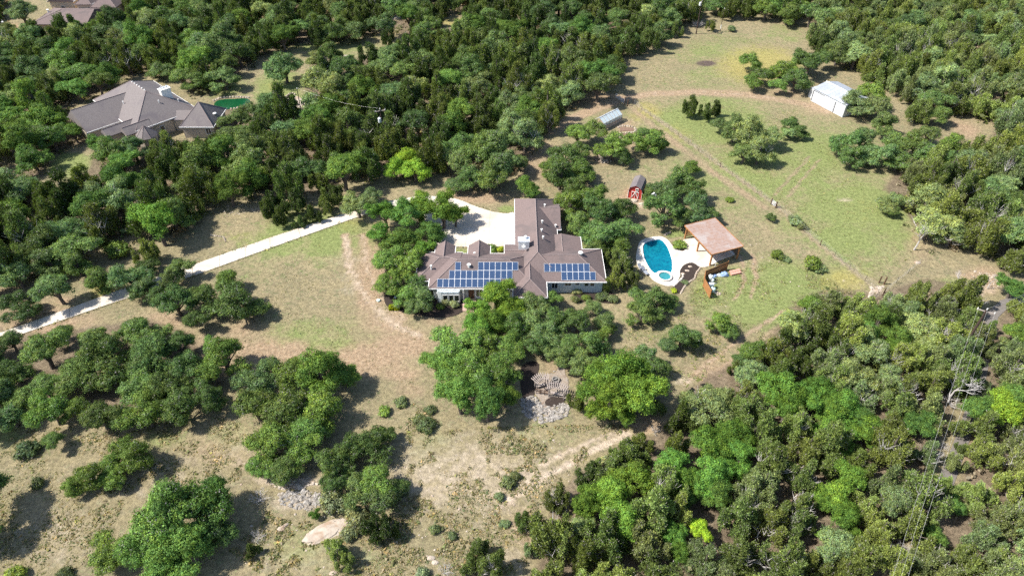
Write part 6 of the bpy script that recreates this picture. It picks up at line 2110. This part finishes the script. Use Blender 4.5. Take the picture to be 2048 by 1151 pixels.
ur = np.random.default_rng(77)
ucand = np.stack([ur.uniform(-195, 195, 9000), ur.uniform(28, 262, 9000)], 1)
uu, uv = PX(ucand[:, 0], ucand[:, 1], 1.0)
um = np.zeros(len(ucand), bool)
for nm, pl_ in FOREST.items():
    if nm != 'west':
        um |= inside(pl_, uu, uv)
for pl_ in CLEAR:
    um &= ~inside(pl_, uu, uv)
um &= seg_dist(ucand[:, 0], ucand[:, 1], gp(ROAD_E)) > 1.8
low_growth('understory', ucand[um], .7, 1.6, [(.13, .16, .06), (.11, .15, .055), (.15, .16, .075), (.22, .19, .14)], 'low brush and saplings under the woods', 78, 26, .30, .6)

# clipped hedge in the front bed
x, y, _ = G(789, 617)
hd = thing('hedge', (x, y, 0), 'clipped oblong yellow green hedge in the front mulch bed', 'hedge')
r9 = np.random.default_rng(9)
n9 = 1500
P = r9.uniform(-1, 1, (n9, 3)) * np.array([.85, .42, .32])
ax_ = r9.integers(0, 3, n9)
sg = np.where(r9.random(n9) < .5, -1, 1)
lim = np.array([.85, .42, .32])
P[np.arange(n9), ax_] = sg * lim[ax_]
P[:, 2] = np.abs(P[:, 2] + .32)
T = r9.normal(size=(n9, 3)) * .07
B = r9.normal(size=(n9, 3)) * .06
V = np.stack([P - T, P + B, P + T, P - B], 1).reshape(-1, 3)
tw9 = np.ones((n9, 4))
tw9[:, :3] = r9.random((n9, 3))
hm = leaf_object_mesh('foliage', V.reshape(-1, 4, 3), {'twig': tw9}, M['elm'])
ho = bpy.data.objects.new('foliage', hm)
C.objects.link(ho)
ho.parent = hd
ho.color = (.30, .36, .02, 1)
MB().box((x, y, .3), (1.6, .74, .56)).build('core', M['bark'], hd)

# ------------------------------------------------------------------ grass tussocks and weeds: nobody could count them
def tussocks(poly, n, smin, smax, cols, label, seed, cut=.5):
    r = np.random.default_rng(seed)
    w_ = np.array(gp(poly))
    lo, hi = w_.min(0), w_.max(0)
    q = r.uniform(lo, hi, (n * 4, 2))
    q = q[inside([tuple(p) for p in w_], q[:, 0], q[:, 1])]
    dens = value_noise(q[:, 0], q[:, 1], 3.4, seed) * .5 + value_noise(q[:, 0], q[:, 1], 1.1, seed + 1) * .5
    q = q[dens > cut][:n]
    return low_growth('grass_tussocks', q, smin, smax, cols, label, seed + 3, 6, .62, .35)


DRYC = [(.17, .20, .085), (.20, .23, .10), (.24, .22, .12), (.14, .18, .09), (.34, .29, .18)]
GRNC = [(.16, .22, .075), (.19, .25, .09), (.22, .25, .11), (.30, .29, .15)]
tussocks([(820, 800), (900, 860), (1050, 850), (1260, 850), (1130, 950), (1060, 1040), (1050, 1160), (540, 1160), (460, 1100), (560, 1000), (800, 990), (830, 900), (780, 830)], 9000, .10, .30, DRYC, 'green and straw tussocks over the dry foreground slope', 31)
tussocks([(-20, 860), (200, 850), (420, 830), (500, 850), (480, 960), (380, 980), (250, 1000), (180, 1160), (-20, 1160)], 6500, .08, .24, DRYC, 'tussocks over the dry slope at lower left', 32)
tussocks([(1380, 560), (1560, 520), (1760, 600), (1580, 660), (1480, 740), (1380, 770), (1240, 720), (1260, 660), (1380, 620)], 7000, .07, .20, GRNC, 'low green tussocks on the slope right of the pool', 33, .45)
tussocks([(430, 560), (760, 440), (740, 560), (830, 660), (840, 780), (700, 720), (470, 740)], 6000, .04, .12, DRYC, 'short dry tufts over the brown meadow', 34, .45)
tussocks([(1270, 200), (1600, 220), (1830, 500), (1770, 580), (1540, 400), (1300, 230)], 7000, .06, .16, GRNC, 'short tufts over the fenced field', 35, .45)
tussocks([(1260, 180), (1260, 130), (1400, 70), (1600, 80), (1480, 190)], 3000, .06, .16, GRNC, 'short tufts over the upper field', 36, .45)
er_ = np.random.default_rng(90)
eg = []
for ln in (tw, bw):
    for a, b in zip(ln[:-1], ln[1:]):
        n = int(math.dist(a, b) * 7)
        t = er_.random(n)[:, None]
        eg.append(np.array(a) * (1 - t) + np.array(b) * t + er_.normal(size=(n, 2)) * .16)
for a, b in zip(cw, cw[1:] + cw[:1]):
    n = int(math.dist(a, b) * 5)
    t = er_.random(n)[:, None]
    eg.append(np.array(a) * (1 - t) + np.array(b) * t + er_.normal(size=(n, 2)) * .14)
low_growth('verge_grass', np.concatenate(eg), .10, .26, DRYC, 'ragged grass creeping over the edges of the driveway and court', 91, 6, .6, .35)
